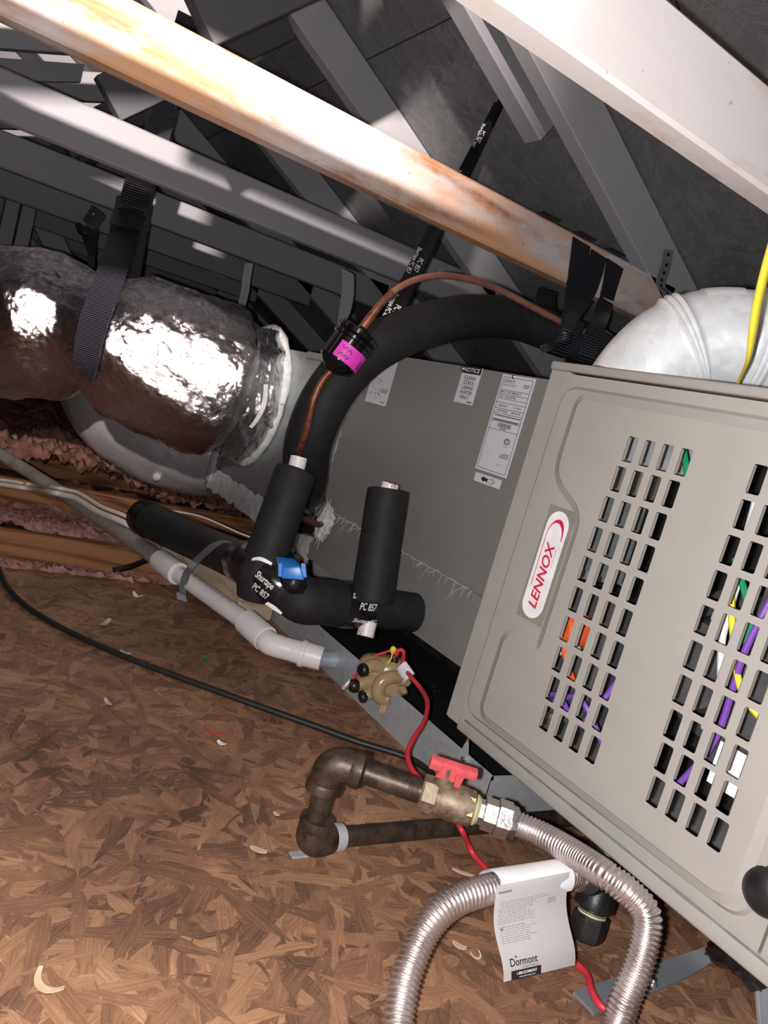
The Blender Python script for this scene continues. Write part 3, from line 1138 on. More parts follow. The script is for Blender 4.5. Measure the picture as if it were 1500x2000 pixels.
# rating plate
lab, fn, fn2 = rect_label('rating_plate', (981, 729), (1044, 741), (990, 936), (930, 914), label='tall white rating plate with barcode and ruled lines')
bm = bmesh.new()
for v in (0.975, 0.845, 0.80, 0.755, 0.715, 0.655, 0.605, 0.545, 0.525, 0.44, 0.025):
    put_rect(bm, fn, 0.06, 0.95, v - 0.0022, v + 0.0022)
for u in (0.06, 0.95):
    put_rect(bm, fn, u - 0.006, u + 0.006, 0.025, 0.975)
put_text(bm, 'LENNOX', fn, 0.10, 0.44, 0.92, 0.957)
put_text(bm, 'DALLAS, TEXAS', fn, 0.10, 0.50, 0.885, 0.908)
put_rect(bm, fn, 0.72, 0.90, 0.915, 0.922)
put_rect(bm, fn, 0.72, 0.88, 0.895, 0.902)
put_text(bm, 'M/N  CX35-48B-6F-15', fn, 0.10, 0.72, 0.812, 0.835, 0, 0.01)
put_text(bm, 'S/N  1522A05766', fn, 0.10, 0.60, 0.768, 0.79, 0, 0.01)
put_text(bm, 'REFRIGERANT', fn, 0.16, 0.42, 0.675, 0.695, 0, 0.01)
put_text(bm, 'R22 / R410A', fn, 0.62, 0.84, 0.675, 0.695, 0, 0.01)
put_text(bm, 'DESIGN PRESSURE', fn, 0.14, 0.48, 0.622, 0.643, 0, 0.01)
put_text(bm, 'MIN 446 PSIG', fn, 0.60, 0.86, 0.622, 0.643, 0, 0.01)
put_rect(bm, fn, 0.12, 0.92, 0.58, 0.588)
put_rect(bm, fn, 0.12, 0.88, 0.532, 0.54)
rnd = random.Random(4)
u = 0.30
while u < 0.72:
    w = rnd.choice((0.006, 0.011, 0.018))
    put_rect(bm, fn, u, u + w, 0.468, 0.512)
    u += w + rnd.choice((0.007, 0.012))
put_rect(bm, fn, 0.40, 0.58, 0.452, 0.46)
for k in range(20):                                            # certification ring
    a0, a1 = 2 * math.pi * k / 20, 2 * math.pi * (k + 1) / 20
    f0 = lambda a, r: fn(0.72 + r * math.cos(a), 0.345 + r * 0.37 * math.sin(a))
    bm.faces.new([bm.verts.new(f0(a, r)) for a, r in ((a0, 0.085), (a1, 0.085), (a1, 0.065), (a0, 0.065))])
put_text(bm, 'ETL', fn, 0.665, 0.775, 0.33, 0.362)
put_text(bm, 'INTERTEK', fn, 0.66, 0.78, 0.285, 0.296)
for v in (0.218, 0.205, 0.19, 0.176):
    put_rect(bm, fn, 0.62 if v < 0.21 else 0.72, 0.90, v, v + 0.005)
put_text(bm, 'PART NO', fn, 0.60, 0.72, 0.098, 0.11)
linkflat('plate_print', bm, 'ink', lab)

# airflow arrow label
lab, fn, fn2 = rect_label('arrow_label', (929, 921), (979, 938), (975, 955), (925, 939), label='small white label with an airflow arrow')
bm = bmesh.new()
bm.faces.new([bm.verts.new(fn(u, v)) for u, v in ((0.25, 0.5), (0.38, 0.85), (0.38, 0.68), (0.52, 0.68), (0.52, 0.32), (0.38, 0.32), (0.38, 0.15))])
put_rect(bm, fn, 0.52, 0.66, 0.66, 0.69); put_rect(bm, fn, 0.52, 0.66, 0.31, 0.34)
bm.faces.new([bm.verts.new(fn(u, v)) for u, v in ((0.66, 0.85), (0.80, 0.5), (0.77, 0.5), (0.655, 0.78))])
bm.faces.new([bm.verts.new(fn(u, v)) for u, v in ((0.66, 0.15), (0.655, 0.22), (0.77, 0.5), (0.80, 0.5))])
linkflat('arrow_print', bm, 'ink', lab)

# diagram label half behind the suction line
lab, fn, fn2 = rect_label('diagram_label', (735, 690), (778, 700), (752, 796), (716, 782), label='white diagram label half hidden behind the black insulated line')
bm = bmesh.new()
rnd = random.Random(9)
for k in range(34):
    u, v = 0.15 + rnd.random() * 0.55, 0.12 + rnd.random() * 0.8
    a = rnd.random() * 6.28; l_ = 0.04 + rnd.random() * 0.09
    du, dv = math.cos(a) * l_, math.sin(a) * l_ * 0.45
    bm.faces.new([bm.verts.new(fn(*q)) for q in ((u, v), (u + 0.025, v + 0.004), (u + du + 0.025, v + dv + 0.006), (u + du, v + dv))])
for k in range(4):
    put_rect(bm, fn, 0.62, 0.92, 0.25 + k * 0.022, 0.258 + k * 0.022)
put_rect(bm, fn, 0.72, 0.9, 0.05, 0.065)
linkflat('diagram_print', bm, 'ink', lab)

# wisps of glass fibre squeezed out of the seam
bm = bmesh.new()
rnd = random.Random(2)
for k in range(90):
    x = rnd.uniform(-1.38, -0.87)
    p = Vector((x, yC - 0.0005, zs + rnd.uniform(-0.001, 0.001)))
    rows = [(p, 0.0005)]
    d = Vector((rnd.uniform(-1, 1), -0.5, rnd.uniform(-1.2, 0.8))) * rnd.uniform(0.004, 0.018)
    rows.append((p + d, 0.0004))
    rows.append((p + d * 1.5 + Vector((0, 0, -rnd.uniform(0, 0.012))), 0.00025))
    sweep(bm, rows, 4, False)
wx = [(Vector((-1.41 + 0.53 * k / 40, yC - 0.001, zs + 0.0012 * mnoise.noise(Vector((k * 0.8, 0, 0))))), 0.0009 + 0.0006 * mnoise.noise(Vector((k * 0.5, 4, 0)))) for k in range(41)]
sweep(bm, wx, 5)
link('seam_fibre', bm, 'glass_wool', coil, True)
tp = PY(633, 1022, yC - 0.016)
bm = bmesh.new()
bmesh.ops.create_icosphere(bm, subdivisions=4, radius=1)
for v in bm.verts:
    n_v = v.co.normalized()
    k = 1 + 0.35 * mnoise.fractal(n_v * 2.4, 0.7, 2, 4)
    v.co = tp + Vector((n_v.x * 0.024, n_v.y * 0.013, n_v.z * 0.038)) * k
rnd = random.Random(6)
for k in range(70):
    a = rnd.random() * 6.28
    d = Vector((math.cos(a) * 0.026, -0.004, math.sin(a) * 0.038))
    sweep(bm, [(tp + d * 0.7, 0.0005), (tp + d * rnd.uniform(1.05, 1.5), 0.0003)], 4, False)
link('fibre_tuft', bm, 'glass_wool', coil, True)

# ================================================================== supply plenum
ple = thing('supply_plenum', 'galvanised sheet metal plenum smeared with grey duct mastic', 'plenum')
px0 = -2.09
pz0, pz1 = H - 0.336, H + 0.088
obox('plenum_box', 'galv_duct', ple, px0, cx0 - 0.002, yC + 0.006, 1.27, pz0, pz1, 0.002)
obox('corner_flange', 'galv_duct', ple, px0 - 0.012, px0 + 0.02, yC - 0.006, yC + 0.005, pz0, pz1 - 0.01, 0.001)
obox('top_flange', 'galv_duct', ple, -1.66, cx0 - 0.004, yC - 0.003, yC + 0.006, pz1 - 0.012, pz1 + 0.002, 0.001)


def mastic(name, a, b, up, w, n, seed, thick=0.004):
    """a brushed-on band with ragged edges"""
    a, b, up = Vector(a), Vector(b), Vector(up)
    nn = Vector((0, -1, 0))
    bm = bmesh.new()
    rows = []
    for i in range(n + 1):
        t = i / n
        p = a.lerp(b, t)
        e0 = mnoise.noise(Vector((i * 0.35, seed, 0))) * 0.35 + mnoise.noise(Vector((i * 1.1, seed, 5))) * 0.2
        e1 = mnoise.noise(Vector((i * 0.35, seed + 9, 0))) * 0.35 + mnoise.noise(Vector((i * 1.1, seed, 8))) * 0.2
        row = []
        for k in range(7):
            s = k / 6
            v = (-0.5 + e0 * 0.5) * (1 - s) + (0.5 + e1 * 0.5) * s
            hgt = thick * (math.sin(math.pi * min(1, max(0, s))) ** 0.5) * (0.7 + 0.5 * mnoise.noise(Vector((i * 0.5, k * 2.0, seed))))
            row.append(bm.verts.new(p + up * (w * v) + nn * max(0.0003, hgt)))
        rows.append(row)
    for r0, r1 in zip(rows[:-1], rows[1:]):
        for k in range(6):
            bm.faces.new((r0[k], r1[k], r1[k + 1], r0[k + 1]))
    return link(name, bm, 'mastic', ple, True)


mastic('mastic_band', (cx0 - 0.012, yC + 0.002, pz1), (cx0 - 0.012, yC + 0.002, pz0 - 0.01), (1, 0, 0), 0.058, 50, 1, 0.005)
mastic('mastic_band', (px0, yC + 0.004, pz0 + 0.03), (cx0, yC + 0.004, pz0 + 0.028), (0, 0, 1), 0.062, 50, 4, 0.004)
mastic('mastic_band', (px0 + 0.015, yC - 0.004, pz0 + 0.02), (px0 + 0.01, yC - 0.004, pz0 + 0.12), (1, 0, 0), 0.05, 24, 7, 0.005)

# ------------------------------------------------------------------ flexible ducts
def crumple(amp, sc, seed, ang=1.0):
    def fn(i, a, r, p):
        q = Vector((p.x * sc, p.y * sc + math.cos(a) * 1.8 * ang, p.z * sc + math.sin(a) * 1.8 * ang + seed))
        n = mnoise.fractal(q, 0.75, 2.1, 5)
        rid = abs(mnoise.noise(q * 2.3)) - 0.25
        return r + amp * n + amp * 0.7 * rid
    return fn


duct = thing('flexible_duct', 'shiny crumpled foil flexible duct pinched by the wide black strap', 'duct')
c0 = PY(498, 772, yC - 0.002)
d0 = depth(c0)
path = [(PD(430, 748, 1.85), pxr(290, 1.85)), (PD(385, 730, 1.82), pxr(300, 1.82)), (PD(310, 702, 1.79), pxr(298, 1.79)), (PD(250, 676, 1.78), pxr(282, 1.78)), (PD(205, 655, 1.78), pxr(222, 1.78)),
        (PD(168, 645, 1.79), pxr(222, 1.79)), (PD(120, 638, 1.81), pxr(280, 1.81)), (PD(40, 632, 1.85), pxr(286, 1.85)), (PD(-60, 628, 1.9), pxr(288, 1.9)), (PD(-220, 620, 1.98), pxr(290, 1.98))]
tube('sleeve', 'foil', duct, [(PD(452, 756, 1.865), pxr(240, 1.865))] + path, 72, 16, True, True, crumple(0.010, 5.5, 2.0), 80)
end_ = PD(430, 748, 1.85)
cr_ = crumple(0.013, 14, 5.0, 2.2)
bm = bmesh.new()
rg = []
for i in range(41):                                           # the collar's hoops stay parallel to the plenum's face
    t = i / 40
    c = (c0 + Vector((0, 0.008, 0))).lerp(end_, t)
    r = pxr(262, d0) * (1 - 0.03 * math.sin(math.pi * t)) * (1 - 0.10 * t ** 3)
    ring = []
    for k in range(72):
        a = 2 * math.pi * k / 72
        q = cr_(i, a, r, c) if t > 0.08 else r
        ring.append(bm.verts.new(c + Vector((math.cos(a) * q, 0, math.sin(a) * q))))
    rg.append(ring)
for r0, r1 in zip(rg[:-1], rg[1:]):
    for k in range(72):
        bm.faces.new((r0[k], r0[(k + 1) % 72], r1[(k + 1) % 72], r1[k]))
bm.faces.new(rg[0]); bm.faces.new(rg[-1])
link('taped_collar', bm, 'foil_crumpled', duct, True, 80)
# brushed ring of sealant around the collar
rows = []
rc = pxr(268, d0)
for k in range(49):
    a = 2 * math.pi * k / 48
    w = 0.010 + 0.004 * mnoise.noise(Vector((math.cos(a) * 2, math.sin(a) * 2, 3)))
    rows.append((c0 + Vector((math.cos(a) * rc, 0.0, math.sin(a) * rc * 0.99)), w))
bm = bmesh.new()
sweep(bm, rows, 10, False, crumple(0.004, 30, 1.0))
link('sealant_ring', bm, 'mastic', duct, True)
ribbon('sealant_smear', 'mastic', duct, [(PD(516, 752, 1.735), PD(524, 752, 1.735)), (PD(512, 785, 1.72), PD(521, 788, 1.72)), (PD(500, 815, 1.715), PD(508, 818, 1.715)), (PD(487, 833, 1.72), PD(493, 836, 1.72))], 0.006, 6)

sleeve1 = next(c for c in C.objects if c.parent == duct and c.name.startswith('sleeve'))
duct2 = thing('flexible_duct', 'dull grey plastic flexible duct sagging below the foil duct', 'duct')
path = [(Vector((px0 + 0.004, 0.98, 0.24)), 0.135), (Vector((px0 - 0.06, 0.98, 0.236)), 0.140), (Vector((px0 - 0.13, 0.955, 0.23)), 0.146), (Vector((px0 - 0.19, 0.89, 0.222)), 0.153), (PD(385, 868, 2.40), pxr(204, 2.40)), (PD(320, 842, 2.40), pxr(214, 2.40)), (PD(262, 806, 2.42), pxr(212, 2.42)), (PD(222, 762, 2.45), pxr(200, 2.45)), (PD(200, 700, 2.52), pxr(190, 2.52)), (PD(190, 620, 2.6), pxr(180, 2.6))]
sleeve2 = tube('sleeve', 'foil_dull', duct2, path, 56, 12, True, True, crumple(0.008, 5, 9.0), 80)
sb = drape(307, 932, [bvh(sleeve2)], 0.0, 2.2)
lathe('sealant_blob', 'mastic', duct2, sb + RF * 0.008, sb - RF * 0.02, [(0, 0.010), (0.016, 0.013), (0.024, 0.007)], 10, 80)

# ------------------------------------------------------------------ wide strap around the foil duct
st = thing('duct_strap', 'wide black woven strap slung round the foil duct', 'strap')


def xrow(pl, pr, x):
    return (PX(*pl, x), PX(*pr, x))


tS = [bvh(sleeve1)]
ribbon('strap_band', 'webbing', st, [xrow((348, 20), (392, 42), -1.97), xrow((310, 150), (356, 170), -1.96), xrow((286, 240), (334, 262), -1.95),
                                     xrow((248, 340), (300, 362), -1.93), (PD(224, 420, 1.84), PD(282, 430, 1.84)), (drape(192, 520, tS, 0.02, 1.70), drape(250, 530, tS, 0.02, 1.70)),
                                     (drape(163, 600, tS, 0.012, 1.64), drape(218, 615, tS, 0.012, 1.64)), (drape(150, 650, tS, 0.012, 1.64), drape(202, 665, tS, 0.012, 1.64)), (drape(144, 700, tS, 0.012, 1.66), drape(190, 718, tS, 0.012, 1.66)), (drape(144, 735, tS, 0.012, 1.70), drape(182, 748, tS, 0.012, 1.70))], 0.004, 8)
ribbon('strap_return', 'webbing', st, [xrow((300, 250), (338, 268), -2.05), xrow((282, 340), (308, 350), -2.06), xrow((262, 430), (292, 436), -2.07), xrow((250, 520), (276, 526), -2.08), xrow((236, 590), (262, 600), -2.10)], 0.004, 6)
ribbon('strap_fold', 'webbing', st, [(PD(228, 384, 1.86), PD(274, 392, 1.86)), (PD(224, 405, 1.835), PD(280, 412, 1.835)), (PD(214, 440, 1.81), PD(274, 448, 1.81))], 0.006, 4)

# anchor of another strap on the fifth tie beam
an = thing('strap_anchor', 'black strap end screwed to the far tie beam', 'strap')
ribbon('anchor_plate', 'webbing', an, [(PX(162, 428, -2.99), PX(180, 400, -2.99)), (PX(170, 440, -2.985), PX(207, 421, -2.985)), (PX(154, 446, -2.98), PX(196, 440, -2.98)), (PX(160, 462, -2.96), PX(192, 458, -2.96)), (PX(172, 500, -2.9), PX(186, 502, -2.9)), (PX(170, 540, -2.85), PX(184, 540, -2.85))], 0.006, 5)
sp_ = PX(182, 418, -2.982)
lathe('screw', 'steel', an, sp_, sp_ + Vector((0.006, 0, 0)), [(0, 0.006), (0.006, 0.004)], 10)
tube('anchor_fold', 'webbing', an, [(PX(152, 438, -2.97), 0.01), (PX(160, 450, -2.96), 0.016), (PX(175, 452, -2.95), 0.014)], 8, 4)

# ------------------------------------------------------------------ insulated suction line
su = thing('suction_line', 'thick black foam insulated refrigerant line arching over the coil cabinet', 'pipe')
sp = [(598, 950, 1.38, 76), (596, 932, 1.35, 86), (597, 908, 1.315, 90), (603, 860, 1.265, 94), (628, 795, 1.24, 97), (668, 735, 1.24, 96), (725, 682, 1.25, 95), (800, 646, 1.27, 90), (880, 624, 1.30, 86), (950, 618, 1.35, 82), (1010, 624, 1.39, 79), (1070, 645, 1.42, 76), (1130, 668, 1.44, 74), (1200, 700, 1.47, 73), (1260, 735, 1.5, 72)]
su_pts = [(PD(x, y, d), pxr(w, d)) for x, y, d, w in sp]
su_rows = catmull(su_pts, 10)
foam1 = tube('foam_sleeve', 'foam', su, su_pts, 36, 10, True, True, lambda i, a, r, p: r * (1 + 0.012 * mnoise.noise(p * 14)))
# taped joint near the coil
tube('tape_wrap', 'tape', su, [(PD(572, 930, 1.345), 0.014), (PD(588, 942, 1.36), 0.034), (PD(597, 955, 1.39), 0.036), (PD(601, 974, 1.45), 0.030), (PD(604, 990, 1.51), 0.027)], 30, 6, True, True, crumple(0.004, 22, 1.5))
ce = PY(608, 1003, yC - 0.006)
lathe('tape_roll', 'tape', su, ce + Vector((0, 0.006, 0)), ce - Vector((0, 0.05, 0)), [(0, 0.050), (0.012, 0.049), (0.03, 0.045), (0.05, 0.038)], 34, 50, crumple(0.004, 25, 3))
e0, e1 = PD(574, 1004, 1.37), PD(622, 1025, 1.50)
tube('copper_stub', 'copper_dark', su, [(e0, 0.006), (e0.lerp(e1, 0.5), 0.0062), (e1, 0.006), (PY(632, 1020, yC), 0.006)], 14, 6)

# ------------------------------------------------------------------ copper liquid line with filter drier
lq = thing('liquid_line', 'bare copper refrigerant tube with a black filter drier', 'pipe')
lp_ = [(574, 1004, 1.37), (560, 985, 1.32), (562, 950, 1.275), (570, 920, 1.245), (580, 895, 1.225), (589, 868, 1.20), (598, 843, 1.175), (604, 815, 1.16), (611, 785, 1.152), (622, 757, 1.15), (636, 735, 1.15), (648, 722, 1.15)]
tube('copper_tube', 'copper_dark', lq, [(PD(x, y, d), pxr(13.5, d)) for x, y, d in lp_], 16, 6)
lp_ = [(705, 645, 1.15), (718, 626, 1.15), (738, 600, 1.15), (765, 572, 1.16), (800, 551, 1.18), (840, 540, 1.21), (885, 540, 1.25), (935, 551, 1.29), (985, 571, 1.325), (1040, 600, 1.35), (1095, 628, 1.374), (1135, 646, 1.392), (1205, 669, 1.424), (1260, 690, 1.455)]
lq_rows = catmull([(PD(x, y, d), 0.0) for x, y, d in lp_], 8)
tube('copper_tube', 'copper', lq, [(PD(x, y, d), pxr(13.0, d)) for x, y, d in lp_], 16, 8)
tube('braze_joint', 'copper_dark', lq, [(PD(708, 640, 1.149), pxr(17, 1.15)), (PD(722, 621, 1.149), pxr(18, 1.15)), (PD(742, 596, 1.15), pxr(15.5, 1.15)), (PD(765, 572, 1.16), pxr(14, 1.16))], 16, 5)
a_, b_ = PD(646, 727, 1.15), PD(709, 640, 1.15)
ln = (b_ - a_).length
rd = pxr(84, 1.15)
dr_ = lathe('filter_drier', 'drier', lq, a_, b_, [(0, 0.006), (0.004, rd * 0.45), (0.010, rd * 0.78), (0.018, rd * 0.97), (ln * 0.66, rd * 0.97), (ln * 0.68, rd * 1.06), (ln * 0.74, rd * 1.06), (ln * 0.76, rd * 0.94), (ln * 0.80, rd * 1.05), (ln * 0.88, rd * 1.05), (ln * 0.90, rd * 0.95), (ln * 0.90, rd * 0.86), (ln * 0.87, rd * 0.8), (ln * 0.9, rd * 0.35), (ln, 0.0075)], 40, 30)
dv = (b_ - a_).normalized()
tow = (Vector((0, 0, H)) - a_).normalized()
ur = (tow - dv * tow.dot(dv)).normalized()      # faces the lens
vr = dv.cross(ur)


def drier_fn(lift):
    def fn(u, v):                               # u around, v along
        a = (u - 0.5) * 2.0 + 0.55
        return a_ + dv * (0.020 + v * 0.026) + (ur * math.cos(a) + vr * math.sin(a)) * (rd * 0.97 + lift)
    return fn


bm = bmesh.new()
f_ = drier_fn(0.0005)
for k in range(16):
    put_rect(bm, f_, k / 16, (k + 1) / 16, 0, 1)
o = linkflat('drier_label', bm, 'magenta', dr_)
o['label'] = 'magenta paper band'
bm = bmesh.new()
f_ = drier_fn(0.0009)
for k in range(3):
    put_rect(bm, f_, 0.70 + k * 0.07, 0.73 + k * 0.07, 0.12, 0.7 - 0.1 * (k % 2))
for k in range(16):
    u, v = 0.10 + 0.035 * (k % 8), 0.16 + 0.4 * (k // 8) + 0.05 * ((k * 7) % 3)
    put_rect(bm, f_, u, u + 0.02, v, v + 0.16)
linkflat('drier_print', bm, 'ink', dr_)

# ------------------------------------------------------------------ printed tape strap holding the lines
ps = thing('tape_strap', 'folded black tape strap with white print hanging from the roof deck', 'strap')
top_l, top_r = PPL(966, 200, CD - 0.002), PPL(984, 206, CD - 0.002)
bot_l, bot_r = PD(716, 672, 1.50), PD(752, 690, 1.50)
r1 = [(top_l.lerp(bot_l, t), top_r.lerp(bot_r, t)) for t in (0, 0.2, 0.4, 0.6, 0.8, 1.0)]
ribbon('strap_band', 'tape', ps, r1, 0.003, 3)
sh = Vector((0.008, -0.012, 0.002))
r2 = [(l_.lerp(r_, 0.58) + sh, r_ + sh + (r_ - l_) * 0.10) for l_, r_ in r1]
ribbon('strap_fold', 'tape', ps, r2, 0.003, 3)


def strap_text(bm, s, t0, t1, v0, v1, rows, lift):
    def fn(u, v):
        t = t0 + (t1 - t0) * u
        l_ = rows[0][0].lerp(rows[-1][0], t); r_ = rows[0][1].lerp(rows[-1][1], t)
        return l_.lerp(r_, v0 + (v1 - v0) * v) + lift
    put_text(bm, s, fn, 0, 1, 0, 1, 0, 0.01)


bm = bmesh.new()
lf = Vector((0.004, -0.006, 0.001))
for t in (0.10, 0.30, 0.62, 0.80, 0.92):
    strap_text(bm, 'Shurtape PC 857', t, t + 0.10, 0.05, 0.4, r1, lf)
    strap_text(bm, 'PC 857', t + 0.04, t + 0.09, 0.2, 0.8, r2, lf)
linkflat('strap_print', bm, 'white_plastic', ps)

# ------------------------------------------------------------------ webbing sling on the second tie beam
sl = thing('webbing_sling', 'black nylon webbing sling tied round the pine beam and the refrigerant lines', 'strap')
xb = TX[1] + 0.004


def pxx(p):
    q = p - Vector((0, 0, H))
    return 750 + F * q.dot(RX) / q.dot(RF)


wraps = []
for lo_, hi_ in ((1072, 1112), (1126, 1166)):                  # two turns round the foam and the copper tube
    seq = [p for p in su_rows if lo_ <= pxx(p[0]) <= hi_]
    Fw = frames([p[0] for p in seq])

    def bulge(i, a, r, p):
        c = min((q[0] for q in lq_rows), key=lambda q: (q - p).length)
        t, u, v = Fw[i]
        dvec = c - p
        a0 = math.atan2(dvec.dot(v), dvec.dot(u))
        need = math.hypot(dvec.dot(v), dvec.dot(u)) + 0.0085
        da = (a - a0 + math.pi) % (2 * math.pi) - math.pi
        return r + max(0.0, need - r) * math.exp(-(da / 0.42) ** 2)
    wraps.append(tube('sling_wrap', 'webbing', sl, [(p, r + 0.0035) for p, r in seq], 36, 1, False, False, bulge))
tW = [bvh(o) for o in wraps] + [bvh(foam1)] + [bvh(c) for c in C.objects if c.parent == lq and c.name.startswith('copper_tube')]


def dz(px, py, d, lift=0.009):
    return drape(px, py, tW, lift, d)


ribbon('sling_band', 'webbing', sl, [(PX(1119, 462, xb), PX(1152, 482, xb)), (PX(1114, 505, xb), PX(1150, 520, xb)), (PX(1106, 560, xb), PX(1150, 572, xb)), (PD(1102, 590, 1.43), PD(1144, 598, 1.43)), (PD(1099, 612, 1.375), PD(1132, 618, 1.38)), (dz(1096, 632, 1.355), dz(1124, 640, 1.365)), (dz(1094, 650, 1.36), dz(1114, 656, 1.36))], 0.003, 6)
ribbon('sling_band', 'webbing', sl, [(PX(1155, 486, xb), PX(1184, 505, xb)), (PX(1148, 531, xb), PX(1174, 543, xb)), (PX(1130, 575, xb + .006), PX(1160, 580, xb + .006)), (PD(1112, 602, 1.385), PD(1142, 608, 1.39)), (PD(1104, 620, 1.355), PD(1128, 626, 1.36)), (dz(1100, 636, 1.35, 0.014), dz(1120, 640, 1.355, 0.014)), (dz(1096, 652, 1.345, 0.014), dz(1110, 656, 1.345, 0.014))], 0.003, 6)
ribbon('sling_band', 'webbing', sl, [(PX(1186, 504, xb), PX(1217, 525, xb)), (PX(1176, 561, xb), PX(1202, 572, xb)), (PX(1164, 599, xb), PX(1193, 610, xb)), (PD(1154, 622, 1.395), PD(1186, 632, 1.405)), (PD(1148, 637, 1.375), PD(1180, 647, 1.388)), (dz(1142, 650, 1.385), dz(1174, 660, 1.395)), (dz(1134, 672, 1.385), dz(1166, 682, 1.395)), (dz(1128, 692, 1.40), dz(1158, 702, 1.41))], 0.003, 6)
# over the top of the beam and down its back
zt = H + 0.434
for yy in (0.94, 1.04, 1.13):
    bm = bmesh.new()
    box(bm, TX[1] - 0.041, TX[1] + 0.005, yy - 0.02, yy + 0.025, zt - 0.002, zt + 0.002)
    link('sling_turn', bm, 'webbing', sl)
ribbon('sling_back', 'webbing', sl, [(PX(1052, 560, -1.222), PX(1086, 572, -1.222)), (PX(1044, 590, -1.225), PX(1082, 598, -1.225)), (PX(1060, 625, -1.20), PX(1094, 622, -1.20))], 0.003, 5)
kn = [(dz(1090, 646, 1.36, 0.014), 0.008), (dz(1096, 652, 1.36, 0.018), 0.013), (dz(1105, 660, 1.36, 0.017), 0.013), (dz(1090, 666, 1.36, 0.016), 0.011), (dz(1074, 674, 1.37, 0.012), 0.007)]
tube('sling_knot', 'webbing', sl, kn, 14, 6, True, True, crumple(0.003, 30, 2))
ribbon('sling_tail', 'webbing', sl, [(dz(1086, 662, 1.36, 0.014), dz(1102, 672, 1.36, 0.014)), (PD(1070, 668, 1.35), PD(1082, 682, 1.35)), (PD(1052, 676, 1.345), PD(1062, 690, 1.345))], 0.003, 5)


# ------------------------------------------------------------------ perforated hanger straps and splinters
def perforated(name, rows, label, group='perforated hanger straps'):
    t = ribbon(name, 'strap_metal', None, rows, 0.0012, 4)
    tag(t, label, 'strap', group)
    cs = catmull([(Vector(a), Vector(b)) for a, b in rows], 8)
    bm = bmesh.new()
    for k in range(3, len(cs) - 2, 5):
        a, b = cs[k]
        c = (a + b) / 2
        tdir = ((cs[k + 1][0] + cs[k + 1][1]) / 2 - c).normalized()
        side = (b - a).normalized()
        nn = tdir.cross(side).normalized()
        if nn.dot(Vector((0, 0, H)) - c) < 0:
            nn = -nn
        rad = (b - a).length * 0.16
        ring = [bm.verts.new(c + nn * 0.0012 + (side * math.cos(q * 1.047) + tdir * math.sin(q * 1.047)) * rad) for q in range(6)]
        bm.faces.new(ring)
    linkflat('strap_hole', bm, 'black_inside', t)
    return t


xk = TX[1] + 0.006
perforated('hanger_strap', [(PX(1297, 487, xk), PX(1315, 489, xk)), (PX(1292, 515, xk), PX(1310, 520, xk)), (PX(1284, 538, xk), PX(1302, 545, xk)), (PX(1282, 558, xk), PX(1300, 562, xk)), (PX(1294, 572, xk + .01), PX(1310, 570, xk + .01)), (PX(1296, 590, xk + .02), PX(1316, 583, xk + .02))], 'perforated steel hanger strap nailed at the end of the pine tie beam')
hs = ribbon('hanger_strap', 'galv', None, [xrow((478, 514), (495, 514), -2.36), xrow((474, 540), (490, 541), -2.36), xrow((470, 570), (486, 571), -2.36), xrow((464, 598), (478, 602), -2.36)], 0.0015, 3)
tag(hs, 'plain bright galvanised strap hanging from the tie beam above the foil duct', 'strap')
spl = thing('wood_splinter', 'thin splintered lath hanging beside the filter drier', 'splinter')
ribbon('lath', 'pine_grey', spl, [xrow((668, 524), (690, 536), -1.75), xrow((668, 560), (690, 575), -1.75), xrow((664, 600), (683, 610), -1.75), xrow((660, 632), (668, 640), -1.75)], 0.006, 4)

# ------------------------------------------------------------------ insulated condensate drain
dn = thing('condensate_drain', 'black foam insulated condensate drain with trap, cleanout stubs and blue valve', 'pipe')
rI = 0.0325
zD = H - 0.299
xD = -0.985
pend = Vector((xD, 0.757, zD))
pel = Vector((xD, 0.545, zD - 0.002))             # elbow nearest the lens
pj = PD(512, 1112, 1.16)                          # junction below the riser
tube('foam_sleeve', 'foam', dn, [(Vector((xD, 0.62, zD)), rI), (Vector((xD, 0.66, zD)), rI), (pend, rI)], 32, 4)
cyl('port_pipe', 'pvc', dn, pend - Vector((0, 0.01, 0)), Vector((xD, yC + 0.003, zD)), 0.0134, 20)
tube('foam_elbow', 'foam', dn, [(Vector((xD, 0.625, zD)), rI + 0.003), (Vector((xD, 0.585, zD)), rI + 0.003), (pel + Vector((-0.004, 0.010, 0)), rI + 0.004), (pel + Vector((-0.022, -0.008, 0.006)), rI + 0.003), (pel.lerp(pj, 0.5), rI + 0.002), (pel.lerp(pj, 0.62), rI + 0.001)], 36, 8)
tube('tape_wrap', 'tape', dn, [(Vector((xD, 0.614, zD)), rI + 0.004), (Vector((xD, 0.636, zD)), rI + 0.005), (Vector((xD, 0.664, zD)), rI + 0.003)], 32, 4, True, True, crumple(0.0015, 40, 2))
tw = tube('tape_wrap', 'tape', dn, [(pel.lerp(pj, 0.38), rI + 0.004), (pel.lerp(pj, 0.7), rI + 0.006), (pel.lerp(pj, 0.95), rI + 0.002)], 32, 5, True, True, crumple(0.002, 40, 4))
rt = PD(577, 922, 1.185)
tube('foam_riser', 'foam', dn, [(pj + Vector((0.0, 0, -0.045)), rI * 0.85), (pj + Vector((0, 0, -0.01)), rI * 1.08), (pj.lerp(rt, 0.25), rI * 1.02), (pj.lerp(rt, 0.6), rI), (rt - (rt - pj).normalized() * 0.003, rI), (rt, rI - 0.003)], 32, 5)
rup = (PD(585, 889, 1.185) - rt)
cyl('riser_pipe', 'pvc', dn, rt - rup * 0.5, PD(584, 893, 1.187), 0.0132, 20)
